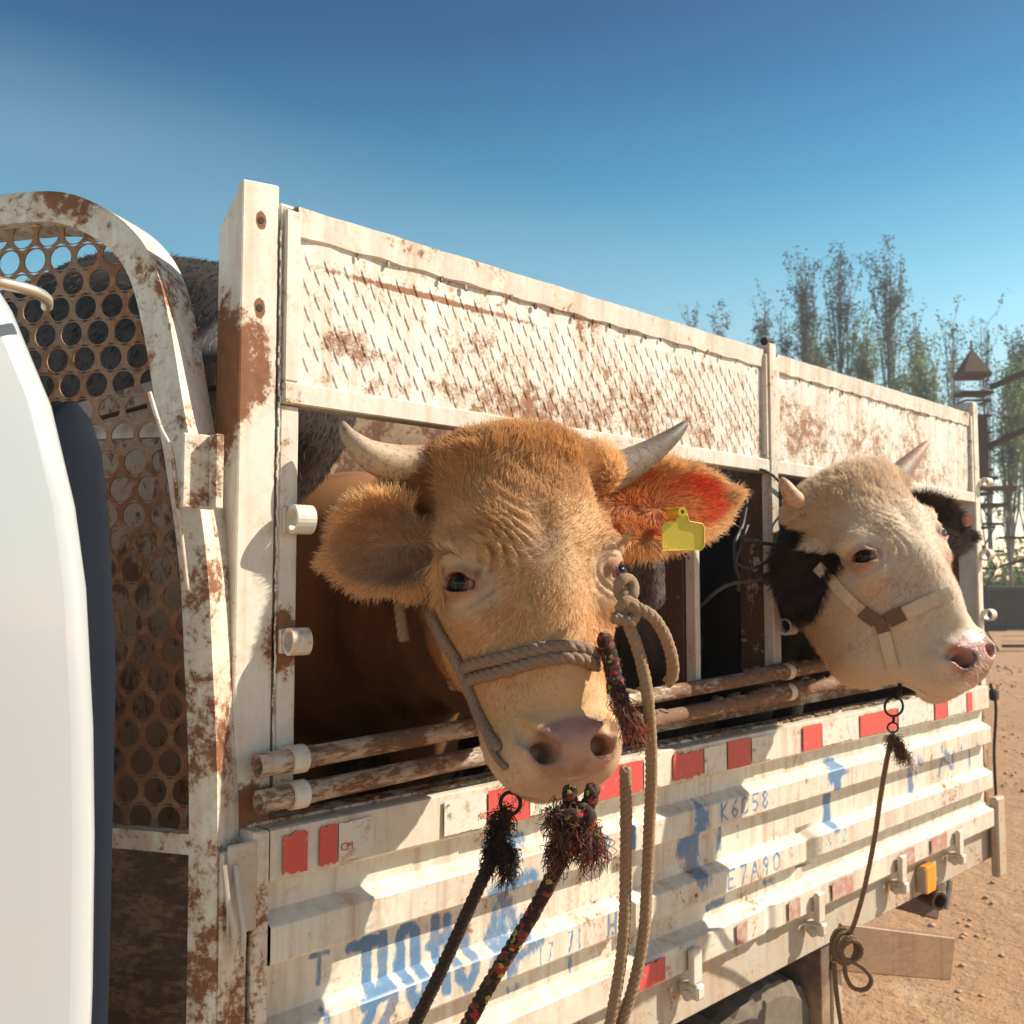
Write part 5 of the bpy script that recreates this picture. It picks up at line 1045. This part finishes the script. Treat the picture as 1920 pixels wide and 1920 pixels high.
tl=lead('lead_rope','thick tan lead rope knotted beside the tan bull eye, hanging in two strands','rope',TR_,.0082,ROPEM,.024,3,(900,.006,[(.45,.32,.20),(.3,.2,.13)],.00035))
mb=MB(); 
for c_,rr in ((along(1174,1104,z-.01),.015),(along(1178,1145,z-.02),.015)):
    t=np.linspace(0,6.283,18); mb.tube([c_+RT*math.cos(a)*rr*.75*KA+UP*math.sin(a)*rr*KA+FW*math.sin(a*2)*.006 for a in t[:-1]],.0105,10,closed=True)
mb.obj('knot',ROPEM,tl,True)
# ragged rope on a ring, its shade put into the dark colour
dz=1.52; DP=[[along(948,1520,dz),along(938,1560,dz),along(925,1600,dz),along(908,1640,dz),along(880,1702,dz),along(852,1765,dz),along(822,1830,dz),along(780,1915,dz),along(740,1990,dz)]]
dk=[(.03,.016,.012),(.06,.03,.02),(.02,.012,.01)]
dr=lead('dark_rope','dark ragged rope tied to an iron ring left of the bull muzzle','rope',DP,.0088,plain('dark_rope',(.045,.026,.018),.95,var=.5,scale=160,bump=1.),.026,3,(1400,.012,dk,.0005),seed=20)
fuzz(dr,[along(945,1520,dz),along(930,1570,dz),along(925,1625,dz)],900,.018,.026,dk,21,.0009,grav=.6); fuzz(dr,[along(940,1590,dz-.01),along(960,1600,dz-.01),along(948,1650,dz-.01)],500,.010,.022,dk,22,.0009,grav=1.)
t=np.linspace(0,6.283,28)[:-1]; mb=MB(); c_=along(957,1506,dz); mb.tube([c_+RT*math.cos(a)*.0190+UP*math.sin(a)*.0210 for a in t],.0038,8,closed=True); mb.tube([along(957,1488,dz),along(966,1478,dz)],.005,8); mb.obj('ring',RINGM,dr,True)
# multicolour braided rope under the muzzle
z2=1.42; BP=[[along(1068,1478,z2),along(1068,1515,z2),along(1064,1560,z2),along(1055,1600,z2+.01),along(1030,1655,z2+.02),along(995,1720,z2+.03),along(955,1785,z2+.04),along(915,1850,z2+.05),along(880,1915,z2+.06),along(840,1990,z2+.07)],[along(1112,1475,z2),along(1102,1512,z2),along(1082,1545,z2)]]
mc=[(.05,.025,.02),(.08,.04,.03),(.30,.03,.03),(.26,.24,.05),(.03,.02,.02),(.20,.08,.05)]
br=lead('braided_rope','braided rope with red and yellow yarn in a frayed knot under the muzzle','rope',BP,.0098,BRAID,.030,3,(1500,.012,mc,.0006),seed=30)
mb=MB(); rs=np.random.RandomState(3)
for k in range(5):
    c_=along(1070+rs.normal()*14,1548+rs.normal()*14,z2-.012+rs.normal()*.004); a1=rs.normal(size=3); a1/=np.linalg.norm(a1); a2=np.cross(a1,rs.normal(size=3)); a2/=np.linalg.norm(a2)
    mb.tube([c_+a1*math.cos(a)*.024+a2*math.sin(a)*.017 for a in t],.012,8,closed=True)
mb.obj('knot',BRAID,br,True)
fuzz(br,[along(1040,1530,z2-.01),along(1075,1545,z2-.02),along(1100,1570,z2-.02),along(1108,1595,z2)],1300,.020,.034,mc,31,.0009,grav=.9); fuzz(br,[along(1050,1575,z2),along(1040,1610,z2)],450,.014,.028,mc,32,.0009,grav=1.)
# ear tag on the tan bull
YT=plain('yellow_tag',(.66,.55,.05),.45,var=.12,scale=80); er=EA[1]; p0=next((q for q in (hit(sdfA,*c) for c in ((1275,985),(1275,965),(1265,950),(1240,950))) if q is not None))
en=-FW*.93+RT*.30+UP*.05; en/=np.linalg.norm(en); rx=RT-en*(RT@en); rx/=np.linalg.norm(rx); ux=np.cross(en,rx); ux*= (1 if ux[2]>0 else -1)
d=p0@FW*0; zc=((p0-CAM)@FW-.075)/KA; sc_=zc*KA/1900*1.1
pl=[(-40,26),(-40,-14),(-34,-22),(-14,-24),(-8,-36),(8,-36),(12,-24),(38,-20),(42,-14),(41,18),(36,24)]
vs=[];pc_=along(1280,1004,zc); ex_=rx*.97; 
for (a,b) in pl: vs.append(pc_+ex_*a*sc_-ux*b*sc_)
n=len(vs); vs+= [p-en*.0018 for p in vs]; tg_=obj('ear_tag',vs,[tuple(range(n))[::-1],tuple(range(n,2*n))]+[(i,(i+1)%n,n+(i+1)%n,n+i) for i in range(n)],YT,cowA,label='yellow plastic ear tag')
mb=MB(); mb.tube([V(p)+V(en)*.0012 for p in vs[:n]],.0016,6,closed=True); mb.obj('raised_rim',YT,tg_,True); mb=MB(); q=along(1275,960,zc)+en*.004; mb.pipe(V(q)+V(en)*.008,V(q)-V(en)*.050,.0105,.0045,18); mb.tube([V(q)-V(en)*.002,V(q)-V(en)*.03],.0036,10); mb.tube([V(q)-V(en)*.03,along(1278,985,zc+.004)],.006,8); mb.obj('tag_stud',YT,tg_)
# eyelashes, whiskers and muzzle bristles of the tan bull
ls=[];rs=np.random.RandomState(8)
for s in (-1,1):
    o_,a_,v_=eyeframe(s); c_=EYE*np.array([s,1,1])
    for k in range(60):
        u=rs.uniform(-.022,.018); p=c_+a_*u+v_*(.0135*(1-(u/.027)**2))+o_*.019; d_=v_*.5+o_*.9-a_*.3+rs.normal(size=3)*.15; l=rs.uniform(.014,.028); ls.append([HwA(p+d_*l*w_+v_*(-.25)*l*w_*w_*0+v_*l*.25*w_*w_) for w_ in (0,.33,.66,1)])
for k in range(160):
    an=rs.uniform(-2.6,-.5); p=wrap(HwA,lambda P:sdfA(P),(0,.045,-.07),[(math.cos(an)*rs.uniform(.8,1),-.25+rs.normal()*.4,math.sin(an)*.6)],.0,.16)[0]; o0=HwA((0,.06,-.07)); d_=(p-o0)/np.linalg.norm(p-o0); d_=d_+rs.normal(size=3)*.25; l=rs.uniform(.010,.028); ls.append([p+d_*l*w_-np.array([0,0,.25*l*w_*w_]) for w_ in (0,.33,.66,1)])
fibre_obj('lashes_and_bristles',cowA,ls,.0004,np.tile([.38,.24,.13],(len(ls),1))*rs.uniform(.7,1.1,(len(ls),1)),FURM)
RK=KB
# cream bull's webbing halter
WEB=painted('webbing',base=(.62,.52,.38),rust=.25,dust=.5,rscale=40,bump=.3,rough=.8); LEA=plain('brown_leather_joint',(.14,.085,.05),.7,var=.5,scale=60,bump=.5)
hbr=empty('webbing_halter',B_t,'pale webbing halter with brown joints on the cream bull','halter')
def strap(name,pts,wpx,mat,sdf,off=.004):
    P=surf(sdf,pts,off); P=resample(spline(P,6),.008); n=len(P); vs=[]
    T=np.gradient(P,axis=0); T/=np.linalg.norm(T,axis=1,keepdims=True); eps=.004
    Nn=np.stack([sdf((P+e*eps).astype(f32))-sdf((P-e*eps).astype(f32)) for e in np.eye(3)],1); k=np.ones(7)/7; Nn=np.stack([np.convolve(np.pad(Nn[:,i],3,'edge'),k,'valid') for i in range(3)],1); Nn/=np.linalg.norm(Nn,axis=1,keepdims=True)
    W_=np.cross(T,Nn); w=wpx/2*KB
    for i in range(n): vs+=[P[i]-W_[i]*w-Nn[i]*.003,P[i]-W_[i]*w+Nn[i]*.003,P[i]+W_[i]*w+Nn[i]*.003,P[i]+W_[i]*w-Nn[i]*.003]
    fs=[(i*4+k,i*4+(k+1)%4,(i+1)*4+(k+1)%4,(i+1)*4+k) for i in range(n-1) for k in range(4)]+[(0,1,2,3),((n-1)*4+3,(n-1)*4+2,(n-1)*4+1,(n-1)*4)]; return obj(name,vs,fs,mat,hbr)
strap('cheek_strap',[(1532,1062),(1560,1090),(1590,1122),(1618,1148),(1640,1162)],.028,WEB,sdfB,.006); strap('noseband',[(1672,1160),(1700,1148),(1730,1134),(1760,1121),(1783,1112)],.030,WEB,sdfB,.006); strap('chin_strap',[(1655,1182),(1662,1205),(1668,1230),(1676,1255)],.026,WEB,sdfB,.006)
strap('joint',[(1616,1146),(1628,1156),(1642,1165)],.032,LEA,sdfB,.010); strap('joint',[(1664,1164),(1678,1157),(1694,1150)],.034,LEA,sdfB,.010); strap('joint',[(1645,1160),(1652,1172),(1658,1186)],.028,LEA,sdfB,.010)
_q=hit(sdfB,1676,1250); zb=((_q-CAM)@FW/KB if _q is not None else 2.3)
cp=empty('cord_and_rings',along(1676,1325,zb),'thin brown cord on black rings under the cream bull jaw, coiled at the beam','cord')
mb=MB(); mb.tube([along(1688,1272,zb+.03),along(1686,1300,zb),along(1680,1312,zb)],.006,8)
c_=along(1676,1325,zb); mb.tube([c_+RT*math.cos(a)*.029+UP*math.sin(a)*.027+FW*math.cos(a)*.008 for a in t],.0036,8,closed=True); mb.tube([along(1676,1342,zb),along(1675,1354,zb)],.004,8); c_=along(1674,1364,zb); mb.tube([c_+RT*math.cos(a)*.015+UP*math.sin(a)*.0138 for a in t],.0027,8,closed=True); mb.obj('rings',RINGM,cp,True)
CORD=plain('brown_cord',(.20,.125,.075),.9,var=.3,scale=200,bump=.8)
def cz(v): return zb+v
pth=[along(1672,1380,zb),along(1660,1440,cz(.03)),along(1650,1500,cz(.05)),along(1640,1570,cz(.1)),along(1622,1660,cz(.15)),along(1604,1725,cz(.2)),along(1590,1760,cz(.22))]
mb=MB(); rope(mb,resample(spline(pth,8),.006),.0055,3,.02); zc2=cz(.22)
for i in range(4):
    c_=along(1582+5*i,1778+3*i-4,zc2-.006*i); rr=(.040-.004*i)*KB; rope(mb,[c_+RT*math.cos(a)*rr*(.9 if i%2 else .75)+UP*math.sin(a)*rr+FW*math.sin(a+i)*.01 for a in np.linspace(0,6.4,40)],.0055,3,.02)
rope(mb,resample(spline([along(1583,1800,zc2),along(1586,1830,zc2),along(1600,1852,zc2),along(1622,1855,zc2),along(1634,1838,zc2),along(1622,1818,zc2),along(1600,1803,zc2)],8),.005),.0055,3,.02)
rope(mb,resample(spline([along(1564,1805,zc2),along(1568,1860,zc2),along(1578,1930,zc2),along(1580,1990,zc2)],8),.005),.0055,3,.02); mb.obj('cord',CORD,cp,True)
fuzz(cp,[along(1672,1380,zb),along(1685,1400,zb),along(1697,1420,zb)],500,.010,.030,[(.10,.055,.03),(.2,.12,.06)],50,.0009,grav=1.2); fuzz(cp,[along(1705,1425,zb),along(1712,1438,zb)],120,.004,.02,[(.7,.68,.66)],51,.0009,grav=.6)
# pink tag button on the cream bull's dark ear
PK=plain('pink_button',(.62,.25,.20),.5,var=.1); q=next((k for k in (hit(sdfB,*c) for c in ((1811,975),(1800,980),(1790,975),(1780,990))) if k is not None),None); 
if q is not None: mb=MB(); mb.tube([q+FW*.004,q-FW*.010],.0215,20); mb.obj('ear_button',PK,cowB,label='round pink ear tag button')
# drips and whiskers of the cream bull
ls=[]
for k in range(150):
    px=rs.uniform(1740,1850); py=np.interp(px,[1740,1800,1850],[1278,1282,1240])+rs.normal()*6; q=hit(sdfB,px,py-8)
    if q is None: continue
    d_=-FW*.3+RT*rs.uniform(-.1,.8)+np.array([0,0,-.5])+rs.normal(size=3)*.3; l=rs.uniform(.015,.04); ls.append([q+d_*l*w_ for w_ in (0,.33,.66,1)])
fibre_obj('bristles',cowB,ls,.0005,np.tile([.75,.66,.52],(len(ls),1)),FURM)
